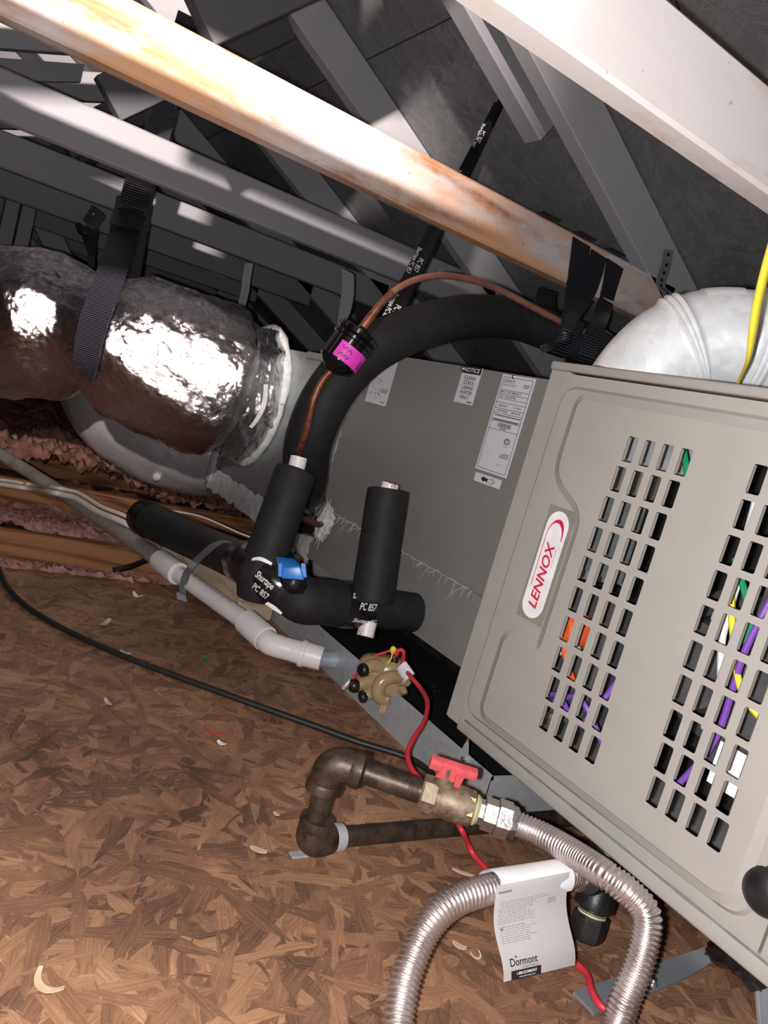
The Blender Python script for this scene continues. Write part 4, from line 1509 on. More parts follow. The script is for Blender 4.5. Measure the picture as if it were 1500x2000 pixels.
# long run to the left
q0, q1, q2 = PD(500, 1108, 1.165), PD(430, 1078, 1.36), PD(290, 1015, 1.62)
run_foam = tube('foam_run', 'foam', dn, [(q0, rI * 0.98), (PD(468, 1095, 1.28), 0.0338), (PD(430, 1078, 1.42), 0.0352), (PD(390, 1061, 1.52), 0.0362), (PD(340, 1038, 1.57), 0.037), (PD(290, 1015, 1.61), 0.0375), (PD(281, 1011, 1.625), 0.0355)], 32, 6)
tube('tape_wrap', 'tape', dn, [(PD(476, 1098, 1.25), rI * 1.09), (PD(492, 1104, 1.19), rI * 1.12), (pj, rI * 1.05)], 30, 4, True, True, crumple(0.002, 40, 7))
tube('foam_run_end', 'tape', dn, [(PD(296, 1018, 1.605), 0.0385), (PD(284, 1012, 1.62), 0.039), (PD(276, 1008, 1.63), 0.0355)], 30, 3, True, True, crumple(0.002, 40, 8))
# second stub with its pipes
ct, cb_ = PD(757, 962, 1.20), PD(727, 1165, 1.185)
tube('foam_stub', 'foam', dn, [(cb_ + (cb_ - ct) * 0.05, rI * 0.95), (cb_, rI * 1.02), (cb_.lerp(ct, 0.5), rI * 1.0), (ct + (cb_ - ct).normalized() * 0.003, rI), (ct, rI - 0.003)], 32, 4)
sp0, sp1 = PD(757, 965, 1.2), PD(763, 944, 1.2)
cyl('stub_pipe', 'pvc', dn, sp0, sp1, 0.0136, 22)
bm = bmesh.new()
bmesh.ops.create_circle(bm, cap_ends=True, segments=20, radius=0.0105)
sd = (sp1 - sp0).normalized()
bmesh.ops.transform(bm, matrix=Matrix.Translation(sp1 + sd * 0.0004) @ sd.to_track_quat('Z', 'Y').to_matrix().to_4x4(), verts=bm.verts)
linkflat('pipe_bore', bm, 'ink_grey', dn)
w0, w1 = PD(720, 1214, 1.195), PD(713, 1243, 1.19)
cyl('lower_stub', 'pvc', dn, w0, w1, 0.0134, 22)


def side_text(bm, s, a, b, r, u0, u1, v0, v1, turn=0.0, bold=0.0, shear=0.0):
    """print wrapped on the lens side of a straight pipe from a to b"""
    a, b = Vector(a), Vector(b)
    d = (b - a).normalized()
    tw_ = (Vector((0, 0, H)) - (a + b) / 2).normalized()
    n1 = (tw_ - d * tw_.dot(d)).normalized()
    n2 = n1.cross(d)
    put_text(bm, s, lambda u, v: a.lerp(b, u) + (n1 * math.cos(turn + v) + n2 * math.sin(turn + v)) * (r + 0.0005), u0, u1, v0, v1, shear, bold)


bm = bmesh.new()
side_text(bm, 'F 1', sp1, sp0, 0.0136, -0.02, 0.95, -0.55, 0.25, 0.35)
side_text(bm, 'D CSA', w0, w1, 0.0134, 0.25, 1.0, -0.85, -0.35, 0.0)
linkflat('pipe_print', bm, 'print_red', dn)
bm = bmesh.new()
a1, b1 = pel.lerp(pj, 0.40), pel.lerp(pj, 0.95)
side_text(bm, 'Shurtape', b1, a1, rI + 0.0075, 0.05, 0.85, -0.55, -0.2, 0.1, 0.02)
side_text(bm, 'PC 857', b1, a1, rI + 0.0075, 0.2, 0.9, -0.95, -0.65, 0.1, 0.02)
linkflat('tape_print', bm, 'white_plastic', dn)
bm = bmesh.new()
a1, b1 = Vector((xD, 0.612, zD)), Vector((xD, 0.665, zD))
side_text(bm, 'Shurtape', a1, b1, rI + 0.0062, 0.05, 0.75, 0.2, 0.5, 0.0, 0.02, 0.3)
side_text(bm, 'PC 857', a1, b1, rI + 0.0062, 0.3, 0.9, -0.15, 0.15, 0.0, 0.02, 0.3)
side_text(bm, 'Shurtape PC', a1, b1, rI + 0.0062, 0.2, 1.0, -0.75, -0.5, 0.0, 0.02, 0.3)
linkflat('tape_print', bm, 'white_plastic', dn)
# white pipe glimpsed through the split foam
sm = [(PD(492, 1095, 1.115), PD(494, 1090, 1.115)), (PD(508, 1095, 1.11), PD(511, 1088, 1.11)), (PD(530, 1104, 1.112), PD(532, 1099, 1.112))]
ribbon('foam_split', 'pvc', dn, sm, 0.003, 4)
ribbon('foam_split', 'pvc', dn, [(PD(518, 1180, 1.115), PD(524, 1176, 1.115)), (PD(533, 1190, 1.11), PD(538, 1184, 1.11)), (PD(549, 1200, 1.108), PD(552, 1197, 1.108))], 0.003, 4)
# blue valve handle, a moulded lever with a sloping front
hc = PD(566, 1112, 1.085)
bm = bmesh.new()
X_, Y_, Z_ = RX * (1.35 / F), RD * (1.35 / F), RF * (1.1 / F)
front = [(-10, -4), (18, -6), (24, 17), (-12, 14)]
backq = [(-26, -20), (4, -17), (26, 4), (-18, 4)]
v8 = [hc + X_ * a + Y_ * b - Z_ * 12 for a, b in front] + [hc + X_ * a + Y_ * b + Z_ * 22 for a, b in backq]
hexa(bm, v8)
bmesh.ops.recalc_face_normals(bm, faces=bm.faces)
bev(bm, 0.0022, 3)
vh = link('valve_handle', bm, 'blue', dn, True, 35)
vh['label'] = 'bright blue valve lever'
bm = bmesh.new()
for s_ in (-1, 1):
    a = hc + X_ * (4 + 18 * s_) - Y_ * 2
    hexa(bm, [a + X_ * i + Y_ * j + Z_ * k for k in (-10, 10) for i, j in ((-3, -8), (3, -8), (5, 14), (-3, 12))])
bmesh.ops.recalc_face_normals(bm, faces=bm.faces)
link('valve_wing', bm, 'blue', vh)
tube('tape_wrap', 'tape', dn, [(PD(590, 1146, 1.13), 0.010), (PD(574, 1136, 1.12), 0.016), (PD(564, 1104, 1.15), 0.016), (PD(556, 1075, 1.2), 0.012)], 18, 5, True, True, crumple(0.004, 40, 11))

# ------------------------------------------------------------------ white drain pipe from the pan
pv = thing('drain_pipe', 'white plastic drain pipe running from the pan across the joists', 'pipe')
yPan = 0.690
th = PY(652, 1289, yPan)
rP = 0.0168
f0 = th + Vector((0, -0.030, 0.001))
cyl('threaded_adapter', 'zinc_thread', pv, th + Vector((0, 0.002, 0)), f0, 0.0138, 22)
bm = bmesh.new()
for k in range(5):
    y = -0.004 - k * 0.0045
    sweep(bm, [(th + Vector((0, y, 0)), 0.0138), (th + Vector((0, y - 0.0016, 0)), 0.0150), (th + Vector((0, y - 0.0034, 0)), 0.0138)], 22, False)
link('thread', bm, 'zinc_thread', pv, True)
s_a = th + Vector((0, -0.024, 0.001))
el = PD(531, 1259, 1.31)
tube('adapter_socket', 'pvc', pv, [(s_a, 0.0205), (s_a.lerp(el, 0.32), 0.0215), (s_a.lerp(el, 0.33), 0.0235), (s_a.lerp(el, 0.42), 0.0235), (s_a.lerp(el, 0.43), 0.0200), (s_a.lerp(el, 0.62), 0.0195)], 26, 1, True, False)
g0 = PD(497, 1226, 1.345)
tube('elbow', 'pvc', pv, [(s_a.lerp(el, 0.55), 0.0190), (s_a.lerp(el, 0.85), 0.0198), (el.lerp(g0, 0.12) + Vector((0, -0.002, 0)), 0.0200), (el.lerp(g0, 0.55), 0.0196), (g0, 0.0193)], 26, 7)
tube('elbow_hub', 'pvc', pv, [(el.lerp(g0, 0.35), 0.0228), (el.lerp(g0, 0.42), 0.0232), (g0.lerp(PD(470, 1205, 1.37), 0.6), 0.0228)], 26, 1, True, False)
g1_ = PD(345, 1118, 1.52)
white_run = cyl('white_pipe', 'pvc', pv, g0, g1_, rP, 26)
g2_ = PD(312, 1094, 1.57)
tube('coupling', 'pvc', pv, [(g1_.lerp(g2_, -0.1), 0.0228), (g1_.lerp(g2_, 0.0), 0.0232), (g1_.lerp(g2_, 0.92), 0.0228), (g1_.lerp(g2_, 1.0), 0.0222)], 26, 1, True, False)
tube('grey_pipe', 'pvc_dirty', pv, [(g2_, rP), (PD(220, 1030, 1.74), rP), (PD(120, 962, 1.93), rP), (PD(0, 886, 2.16), rP), (PD(-120, 812, 2.4), rP)], 24, 4)
bm = bmesh.new()
side_text(bm, 'ASTM D1785 DWV PIPE SCH 40 NSF PW', g1_, g0, rP, 0.06, 0.72, 0.35, 0.70, 0.35)
linkflat('pipe_print', bm, 'print_red', pv)

# wooden block carrying the pipes
bl = thing('wood_block', 'rough timber block under the insulated drain run', 'block')
qb = [PD(318, 1062, 1.66), PD(475, 1150, 1.45)]
a3, b3 = Vector((qb[0].x, qb[0].y, 0)), Vector((qb[1].x, qb[1].y, 0))
dd = (b3 - a3).normalized()
nn_ = Vector((-dd.y, dd.x, 0))
if nn_.y < 0:
    nn_ = -nn_
hb_ = 0.088
board('timber', 'block', bl, [a3 + Vector((0, 0, 0.001)), b3 + Vector((0, 0, 0.001)), b3 + Vector((0, 0, hb_)), a3 + Vector((0, 0, hb_))], nn_ * 0.088, 0.004)
zz_ = hb_ + 0.002
tR = [bvh(run_foam), bvh(white_run)]


def rs_(px, py, d, lift=0.005):
    return drape(px, py, tR, lift, d)


ribbon('hanger_strap', 'strap_metal', bl, [(PD(352, 1160, 1.485), PD(364, 1164, 1.485)), (PD(351, 1146, 1.475), PD(364, 1149, 1.475)), (rs_(353, 1132, 1.47), rs_(367, 1136, 1.47)), (rs_(358, 1118, 1.47), rs_(371, 1124, 1.47)), (PD(366, 1106, 1.45), PD(378, 1112, 1.45)),
                                           (PD(376, 1094, 1.455), PD(388, 1101, 1.45)), (rs_(388, 1083, 1.46, 0.007), rs_(399, 1089, 1.45, 0.007)), (rs_(400, 1072, 1.40, 0.004), rs_(410, 1079, 1.39, 0.004)), (rs_(414, 1062, 1.36, 0.004), rs_(422, 1068, 1.35, 0.004)), (rs_(432, 1056, 1.36, 0.004), rs_(439, 1060, 1.35, 0.004)), (rs_(448, 1058, 1.33, 0.004), rs_(454, 1062, 1.32, 0.004))], 0.0015, 6)
ribbon('strap_foot', 'strap_metal', bl, [(PD(345, 1156, 1.50), PD(362, 1160, 1.50)), (PD(346, 1172, 1.50), PD(366, 1176, 1.50)), (PD(352, 1182, 1.50), PD(368, 1184, 1.50))], 0.002, 4)
sc_ = PD(361, 1180, 1.495)
lathe('screw', 'steel', bl, sc_, sc_ - RF * 0.006, [(0, 0.005), (0.006, 0.003)], 10)

# ------------------------------------------------------------------ secondary drain pan
pan = thing('drain_pan', 'shallow galvanised drain pan with a black coated inside under the unit', 'pan')
pzt = 0.0605
pxa, pxb = -1.62, -0.646
pya, pyb = yPan, 1.42
obox('pan_floor', 'pan_coat', pan, pxa + 0.002, pxb - 0.002, pya + 0.002, pyb - 0.002, 0.0005, 0.003)
for nm, (x0, x1, y0, y1) in {'front': (pxa, pxb, pya, pya + 0.0012), 'right': (pxb - 0.0012, pxb, pya, pyb), 'left': (pxa, pxa + 0.0012, pya, pyb), 'back': (pxa, pxb, pyb - 0.0012, pyb)}.items():
    obox('pan_wall', 'galv', pan, x0, x1, y0, y1, 0.0, pzt)
for (x0, x1, y0, y1) in ((pxa, pxb, pya + 0.0013, pya + 0.0026), (pxb - 0.0026, pxb - 0.0013, pya, pyb), (pxa, pxb, pyb - 0.0026, pyb - 0.0013)):
    obox('pan_lining', 'pan_coat', pan, x0, x1, y0, y1, 0.002, pzt - 0.002)
bm = bmesh.new()
box(bm, pxb + 0.0002, pxb + 0.002, pya - 0.001, pya + 0.012, 0.0, pzt - 0.006)
link('corner_fold', bm, 'galv', pan)
# rivet-and-clip at the pan's front
rv = PY(907, 1482, yPan - 0.001)
lathe('rivet', 'steel', pan, rv, rv - Vector((0, 0.005, 0)), [(0, 0.004), (0.004, 0.003), (0.005, 0.001)], 12)
ribbon('clip', 'galv', pan, [(PY(900, 1488, yPan - 0.001), PY(914, 1490, yPan - 0.001)), (PY(902, 1466, yPan - 0.002), PY(915, 1464, yPan - 0.002)), (PY(910, 1448, yPan - 0.006), PY(916, 1444, yPan - 0.006)), (PY(915, 1438, yPan - 0.03), PY(918, 1436, yPan - 0.03))], 0.001, 4)
# grit on the coated floor
rnd = random.Random(21)
bm = bmesh.new()
for k in range(120):
    p = Vector((rnd.uniform(pxa + 0.05, pxb - 0.02), rnd.uniform(pya + 0.01, pya + 0.25), 0.0034))
    r = rnd.uniform(0.0004, 0.0013)
    bm.faces.new([bm.verts.new(p + Vector((math.cos(a) * r, math.sin(a) * r * 0.6, rnd.random() * r))) for a in (0.2, 2.2, 4.3)])
g_ = linkflat('grit', bm, 'pvc', pan)
g_['kind'] = 'stuff'
# foam blocks that carry the unit inside the pan
o = obox('support_block', 'black_inside', None, -1.36, -0.74, 1.0, 1.1, 0.003, cz0, 0.004)
tag(o, 'long black foam block in the pan carrying the coil cabinet', 'block')
o = obox('support_block', 'black_inside', None, -0.56, 0.14, 1.2, 1.3, 0.0, fz0, 0.004)
tag(o, 'long black foam block on the deck carrying the furnace', 'block')
o = obox('support_block', 'black_inside', None, -1.85, -1.76, 0.95, 1.05, -0.014, pz0, 0.004)
tag(o, 'short black foam block on the joists carrying the plenum', 'block')

# ------------------------------------------------------------------ float switch
fs = thing('float_switch', 'tan plastic float switch with black rubber plugs hooked over the pan edge', 'float switch')
k1 = 1.16 / F
FX, FY, FZ = RX * k1, RD * k1, RF * k1
fo = PD(742, 1322, 1.16)


def fp(px, py, dz=0):
    return fo + FX * (px - 742) + FY * (py - 1322) + FZ * dz


def knob(name, mat, pts_, seg=20, n=5):
    return tube(name, mat, fs, [(fp(x, y, z), r * k1) for x, y, z, r in pts_], seg, n, True, True, None, 50)


bm = bmesh.new()
bmesh.ops.create_icosphere(bm, subdivisions=4, radius=1)
for v in bm.verts:
    c = v.co
    s = (abs(c.x) ** 3.2 + abs(c.y) ** 3.2 + abs(c.z) ** 3.2) ** (-1 / 3.2)
    c = c * s
    # tapering block leaning with the pan edge
    X = c.x * (48 - 6 * c.y); Y = c.y * 42 + c.x * 8; Zz = c.z * 34
    v.co = fp(750 + X, 1326 + Y, 30 + Zz)
link('body', bm, 'tan', fs, True)
knob('port', 'tan', [(745, 1306, 10, 15), (728, 1300, 2, 14), (712, 1306, -4, 12)])
knob('port', 'tan', [(742, 1328, 12, 17), (715, 1332, 0, 14), (695, 1338, -6, 12)])
knob('port', 'tan', [(742, 1346, 10, 15), (722, 1354, -2, 13), (712, 1358, -6, 11)])
knob('port', 'tan', [(765, 1310, 16, 14), (768, 1296, 14, 12), (769, 1290, 14, 10)])
for a in ([(714, 1307, -6, 13), (708, 1307, -10, 13.5), (704, 1307, -13, 11)], [(697, 1338, -8, 13), (690, 1337, -12, 13.5), (685, 1337, -15, 11)],
          [(712, 1357, -8, 11), (707, 1359, -12, 12), (703, 1360, -14, 9)], [(769, 1294, 12, 9), (770, 1287, 12, 9.5), (770, 1282, 12, 8)]):
    knob('rubber_plug', 'rubber', a, 18, 4)
knob('siphon_tube', 'tan', [(786, 1330, 6, 13), (776, 1322, -4, 13), (760, 1321, -12, 14), (745, 1328, -16, 14), (738, 1344, -18, 13.5), (742, 1358, -18, 13), (752, 1362, -18, 11), (757, 1360, -18, 10)], 22, 6)
bm = bmesh.new()
hexa(bm, [fp(x, y, z) for z in (-24, -14) for x, y in ((748, 1355), (763, 1355), (753, 1387), (738, 1386))])
bmesh.ops.recalc_face_normals(bm, faces=bm.faces)
bev(bm, 0.001, 2)
link('hook', bm, 'tan', fs)
knob('boss', 'tan', [(786, 1346, 2, 8), (790, 1352, -4, 7), (791, 1354, -6, 4)], 14, 3)
knob('rib', 'tan', [(775, 1332, 0, 9), (790, 1330, -2, 9), (798, 1336, 0, 7)], 14, 4)
knob('thumb_screw', 'rubber', [(770, 1295, 8, 8), (771, 1288, 8, 8)], 14, 2)
wire = [(678, 1340, -10), (690, 1324, -6), (708, 1302, 10), (730, 1284, 12), (752, 1276, 10), (765, 1271, 8)]
tube('lead_wire', 'red_wire', fs, [(fp(x, y, z), 2.6 * k1) for x, y, z in wire], 10, 6)
tube('crimp_sleeve', 'galv', fs, [(fp(670, 1343, -10), 4 * k1), (fp(676, 1336, -10), 5 * k1), (fp(685, 1326, -8), 4 * k1)], 10, 3)
tube('wire_nut', 'yellow', fs, [(fp(766, 1276, 6), 4 * k1), (fp(768, 1269, 4), 6.5 * k1), (fp(771, 1264, 4), 4 * k1)], 12, 3)
tube('lead_wire', 'yellow', fs, [(fp(767, 1276, 6), 1.6 * k1), (fp(763, 1288, 4), 1.6 * k1), (fp(755, 1298, 2), 1.6 * k1)], 8, 4)

# ------------------------------------------------------------------ red control wire
rw_ = thing('control_wire', 'red control wire looping from the float switch over the deck', 'wire')
wp = [fp(771, 1268, 6), fp(774, 1280, 4), fp(779, 1270, 2), fp(788, 1274, 2), fp(788, 1300, 2), PD(801, 1320, 1.11), PD(822, 1345, 1.09), PD(835, 1372, 1.05), PD(829, 1408, 1.01), PD(808, 1442, 0.97), PD(796, 1470, 0.945), PD(803, 1500, 0.92), PD(820, 1522, 0.90),
      PD(850, 1560, 0.855), PZ(884, 1594, 0.038), PZ(902, 1622, 0.036), PZ(914, 1648, 0.014), PZ(927, 1672, 0.004), PZ(950, 1698, 0.004), PZ(1000, 1755, 0.004), PZ(1060, 1830, 0.004), PZ(1118, 1876, 0.006), PZ(1146, 1902, 0.008), PZ(1156, 1935, 0.010), PZ(1178, 1968, 0.010), PZ(1230, 1990, 0.006), PZ(1300, 2080, 0.004)]
tube('wire_run', 'red_wire', rw_, [(p, 0.0033) for p in wp], 10, 8)
sv = [fp(787, 1297, -4), fp(794, 1316, -4), fp(806, 1326, -4)]
tube('wire_flag', 'white_plastic', rw_, [(PD(784, 1300, 1.135), 0.0105), (PD(792, 1312, 1.13), 0.011), (PD(801, 1324, 1.125), 0.0105)], 16, 4, True, True, None, 40, (1.0, 0.5))

# ------------------------------------------------------------------ gas piping
gp_ = thing('gas_pipe', 'dark iron gas pipe with elbows rising from the deck to a valve', 'pipe')
rG = 0.0107
ba = PZ(608, 1640, 0.026)
fa = PZ(1000, 1606, 0.018)
fb = PZ(1230, 1588, 0.018)
far = fa + (fb - fa).normalized() * 0.9
tube('floor_pipe', 'black_pipe', gp_, [(ba, rG), (fa, rG), (far, rG)], 22, 6)
ra = PX(646, 1486, ba.x)
up = Vector((ra.x, ra.y, ra.z))
cyl('riser', 'black_pipe', gp_, ba, up, rG, 22)
hz = up.z
ve = PZ(1003, 1607, hz)
vd = (ve - up).normalized()
# lower elbow
tube('elbow', 'black_pipe', gp_, [(ba + (fa - ba).normalized() * 0.024, 0.0150), (ba + (fa - ba).normalized() * 0.016, 0.0165), (ba + (fa - ba).normalized() * 0.006 + Vector((0, 0, 0.0005)), 0.0175), (ba + Vector((0, 0, 0.006)), 0.0172), (ba + Vector((0, 0, 0.018)), 0.0160)], 26, 5)
lathe('elbow_rim', 'black_pipe', gp_, ba + Vector((0, 0, 0.014)), ba + Vector((0, 0, 0.03)), [(0, 0.0172), (0.008, 0.0178), (0.011, 0.0172), (0.012, 0.0115)])
# upper elbow: vertical to the valve run
c_ = up + Vector((0, 0, 0.0))
tube('elbow', 'black_pipe', gp_, [(up - Vector((0, 0, 0.030)), 0.0150), (up - Vector((0, 0, 0.020)), 0.0160), (up - Vector((0, 0, 0.008)) + vd * 0.002, 0.0170), (up + vd * 0.009 - Vector((0, 0, 0.001)), 0.0172), (up + vd * 0.022, 0.0162), (up + vd * 0.032, 0.0152)], 28, 7)
lathe('elbow_rim', 'black_pipe', gp_, up - Vector((0, 0, 0.021)), up - Vector((0, 0, 0.040)), [(0, 0.0168), (0.003, 0.0180), (0.010, 0.0180), (0.013, 0.0112)])
lathe('elbow_rim', 'black_pipe', gp_, up + vd * 0.022, up + vd * 0.045, [(0, 0.0168), (0.003, 0.0180), (0.011, 0.0180), (0.014, 0.0112)])
tot = (ve - up).length


def along_(px):                                      # distance along the run for an image column
    lo, hi = 0.0, tot * 1.4
    for _ in range(40):
        md = (lo + hi) / 2
        p = up + vd * md - Vector((0, 0, H))
        x = 750 + F * p.dot(RX) / p.dot(RF)
        if x < px:
            lo = md
        else:
            hi = md
    return lo


s_v = along_(822)
cyl('nipple', 'black_pipe', gp_, up, up + vd * (s_v + 0.01), rG + 0.0008, 24)
bm = bmesh.new()
for k in range(5):
    s = s_v - 0.004 - k * 0.0022
    sweep(bm, [(up + vd * s, 0.0117), (up + vd * (s + 0.0008), 0.0124), (up + vd * (s + 0.0016), 0.0117)], 20, False)
link('thread', bm, 'black_pipe', gp_, True)
stw = (fa - ba).normalized()
lathe('pipe_clip', 'galv', gp_, ba + stw * 0.020, ba + stw * 0.038, [(0, 0.0112), (0.0005, 0.0150), (0.016, 0.0140), (0.017, 0.0110)], 20, 30)
cl = PZ(575, 1668, 0.002)
obox('clip_foot', 'galv', gp_, cl.x - 0.005, cl.x + 0.005, cl.y - 0.004, cl.y + 0.014, 0.0, 0.002, 0.0006)

# valve
va = thing('gas_valve', 'tarnished brass gas shut-off valve with a red lever', 'valve')
s_e = along_(925)
V0 = up + vd * s_v
wl = s_e - s_v


def hexring(i, a, r, p):
    k = math.cos(math.pi / 6) / math.cos(((a + math.pi / 6) % (math.pi / 3)) - math.pi / 6)
    return r * k


lathe('valve_end', 'brass', va, V0, V0 + vd * 0.02, [(0, 0.0165), (0.002, 0.0178), (0.015, 0.0178), (0.017, 0.016)], 48, 25, hexring)
lathe('valve_body', 'brass', va, V0 + vd * 0.014, V0 + vd * wl, [(0, 0.0150), (wl * 0.2, 0.0175), (wl * 0.30, 0.0182), (wl * 0.55, 0.0178), (wl * 0.68, 0.0158), (wl * 0.74, 0.0150)], 32, 40)
lathe('valve_end', 'brass_bright', va, V0 + vd * (wl * 0.80), V0 + vd * wl, [(0, 0.0150), (0.002, 0.0170), (wl * 0.17, 0.0170), (wl * 0.19, 0.0155)], 48, 25, hexring)
st0 = PD(868, 1526, depth(V0 + vd * wl * 0.42) - 0.004)
st1 = PD(878, 1494, depth(V0 + vd * wl * 0.42) - 0.012)
lathe('valve_stem', 'brass', va, st0 + (st0 - st1) * 0.4, st1, [(0, 0.010), (0.012, 0.0095), (0.018, 0.0075), ((st1 - st0).length * 1.4, 0.0075)], 20)
hd = depth(st1)
hl = PD(840, 1486, hd); hr_ = PD(932, 1514, hd)
hdir = (hr_ - hl).normalized()
hup = (st1 - st0).normalized()
hup = (hup - hdir * hup.dot(hdir)).normalized()
hn = hdir.cross(hup)
bm = bmesh.new()
hexa(bm, [hl + hdir * a + hup * b + hn * c for c in (-0.005, 0.005) for a, b in ((0.0, -0.006), ((hr_ - hl).length, -0.0045), ((hr_ - hl).length, 0.0045), (0.0, 0.0055))])
bmesh.ops.recalc_face_normals(bm, faces=bm.faces)
bev(bm, 0.0018, 2)
lev = link('lever', bm, 'red_handle', va, True, 35)
lev['label'] = 'scuffed red lever'
bm = bmesh.new()
cx_ = (st1 - hl).dot(hdir)
hexa(bm, [hl + hdir * a + hup * b + hn * c for c in (-0.0065, 0.0065) for a, b in ((cx_ - 0.010, -0.011), (cx_ + 0.009, -0.011), (cx_ + 0.007, 0.003), (cx_ - 0.006, 0.003))])
hexa(bm, [hl + hdir * a + hup * b + hn * c for c in (-0.004, 0.003) for a, b in ((cx_ + 0.011, -0.022), (cx_ + 0.016, -0.022), (cx_ + 0.017, -0.004), (cx_ + 0.009, -0.004))])
bmesh.ops.recalc_face_normals(bm, faces=bm.faces)
link('lever_hub', bm, 'red_handle', lev)
# ------------------------------------------------------------------ corrugated gas connector
ho = thing('gas_connector', 'corrugated stainless steel gas hose looping from valve to tee', 'hose')
A0 = up + vd * s_e
s_f = along_(1008)
w2 = s_f - s_e
lathe('thread_sealant', 'dope', ho, A0 - vd * 0.002, A0 + vd * 0.006, [(0, 0.0135), (0.004, 0.0150), (0.007, 0.0125)], 24)
lathe('adapter_hex', 'steel', ho, A0 + vd * 0.004, A0 + vd * 0.02, [(0, 0.0120), (w2 * 0.12, 0.0120), (w2 * 0.14, 0.0158), (w2 * 0.42, 0.0158), (w2 * 0.45, 0.0122)], 48, 25, hexring)
lathe('flare_nut', 'steel', ho, A0 + vd * (w2 * 0.42), A0 + vd * w2, [(0, 0.0122), (w2 * 0.08, 0.0125), (w2 * 0.12, 0.0180), (w2 * 0.42, 0.0180), (w2 * 0.46, 0.0160), (w2 * 0.58, 0.0150)], 48, 25, hexring)
H0 = up + vd * s_f
hp = [H0, PD(1060, 1632, depth(H0) - 0.015), PD(1120, 1667, depth(H0) - 0.047), PD(1180, 1707, 0.652), PD(1230, 1744, 0.643), PD(1262, 1783, 0.637), PD(1262, 1830, 0.632), PD(1246, 1890, 0.625), PD(1222, 1950, 0.62), PD(1202, 2010, 0.615), PD(1175, 2090, 0.59), PD(1110, 2180, 0.565), PD(1000, 2240, 0.55), PD(880, 2200, 0.545), PD(806, 2110, 0.55), PD(778, 2020, 0.56), PD(786, 1940, 0.575), PD(806, 1870, 0.59), PD(838, 1806, 0.605), PD(885, 1762, 0.62), PD(950, 1738, 0.64), PD(1030, 1723, 0.677), PD(1110, 1709, 0.711), PD(1140, 1704, 0.735)]
dens = catmull([(p, 0.0) for p in hp], 30)
# resample evenly
pts_ = [d[0] for d in dens]
acc = [0.0]
for a, b in zip(pts_[:-1], pts_[1:]):
    acc.append(acc[-1] + (b - a).length)
step = 0.0010
rows = []
j = 0
nn2 = int(acc[-1] / step)
for k in range(nn2):
    s = k * step
    while acc[j + 1] < s:
        j += 1
    t = (s - acc[j]) / max(1e-9, acc[j + 1] - acc[j])
    ph = (s / 0.0040) * 2 * math.pi
    rows.append((pts_[j].lerp(pts_[j + 1], t), 0.01145 + 0.0011 * math.cos(ph)))
bm = bmesh.new()
sweep(bm, rows, 22)
link('corrugated_tube', bm, 'hose', ho, True)
e_ = hp[-1]
ed = (hp[-1] - hp[-2]).normalized()
lathe('flare_nut', 'steel', ho, e_ - ed * 0.022, e_ + ed * 0.01, [(0, 0.0125), (0.002, 0.0150), (0.006, 0.0165), (0.026, 0.0165), (0.03, 0.0130)], 40, 25, hexring)

# tag hanging on the hose
tg = thing('paper_tag', 'white printed paper tag wrapped over the gas hose', 'tag')
dT = 0.648
hose_seg = []
for p, r in rows[len(rows) // 2:]:
    q = p - Vector((0, 0, H))
    if 956 <= 750 + F * q.dot(RX) / q.dot(RF) <= 1098 and F * q.dot(RD) / q.dot(RF) < 800:
        hose_seg.append(p)
dL, dR = depth(hose_seg[0]) - 0.0205, depth(hose_seg[-1]) - 0.0185
TLq, TRq, BRq, BLq = PD(966, 1731, dL), PD(1110, 1705, dR), PD(1117, 1882, dR - 0.010), PD(978, 1917, dL - 0.004)


def tagfn(lift):
    def fn(u, v):
        p = (BLq * (1 - u) + BRq * u) * (1 - v) + (TLq * (1 - u) + TRq * u) * v
        return p - RF * (lift + 0.004 * math.sin(v * 5.0 + 0.6) * (0.4 + 0.6 * u)) + RX * (0.0025 * math.sin(v * 6.2 + 1.0))
    return fn


bm = bmesh.new()
f_ = tagfn(0)
gr = [[bm.verts.new(f_(i / 10, 1 - j / 16)) for i in range(11)] for j in range(17)]
for j in range(16):
    for i in range(10):
        bm.faces.new((gr[j][i], gr[j][i + 1], gr[j + 1][i + 1], gr[j + 1][i]))
bmesh.ops.solidify(bm, geom=bm.faces[:], thickness=0.0004)
sheet = link('sheet', bm, 'paper', tg, True, 40)
# the part that wraps over the hose
bm = bmesh.new()
cc_ = hose_seg[::5] + [hose_seg[-1]]
rings_ = []
for n_i, c in enumerate(cc_):
    cd_ = (cc_[min(n_i + 1, len(cc_) - 1)] - cc_[max(0, n_i - 1)]).normalized()
    tw_ = (-RF - cd_ * (-RF).dot(cd_)).normalized()
    t2_ = cd_.cross(tw_)
    if t2_.dot(RD) > 0:
        t2_ = -t2_
    rings_.append([bm.verts.new(c + (tw_ * math.cos(a) + t2_ * math.sin(a)) * 0.0150) for a in (-0.45 + 3.8 * k / 16 for k in range(17))])
for r0, r1 in zip(rings_[:-1], rings_[1:]):
    for k in range(16):
        bm.faces.new((r0[k], r0[k + 1], r1[k + 1], r1[k]))
link('wrap', bm, 'paper', tg, True)
bm = bmesh.new()
f_ = tagfn(0.0009)
put_rect(bm, f_, 0.10, 0.50, 0.005, 0.105)
linkflat('footer_block', bm, 'ink', sheet)
bm = bmesh.new()
put_text(bm, 'Dormont', f_, 0.10, 0.46, 0.15, 0.235, 0, 0.012)
put_text(bm, '`', f_, 0.165, 0.20, 0.235, 0.255, 0, 0.03)
put_text(bm, 'a WATTS Brand', f_, 0.24, 0.46, 0.118, 0.138, 0, 0.0)
bm.faces.new([bm.verts.new(f_(*q)) for q in ((0.075, 0.522), (0.105, 0.522), (0.09, 0.548))])
linkflat('print_black', bm, 'ink', sheet)
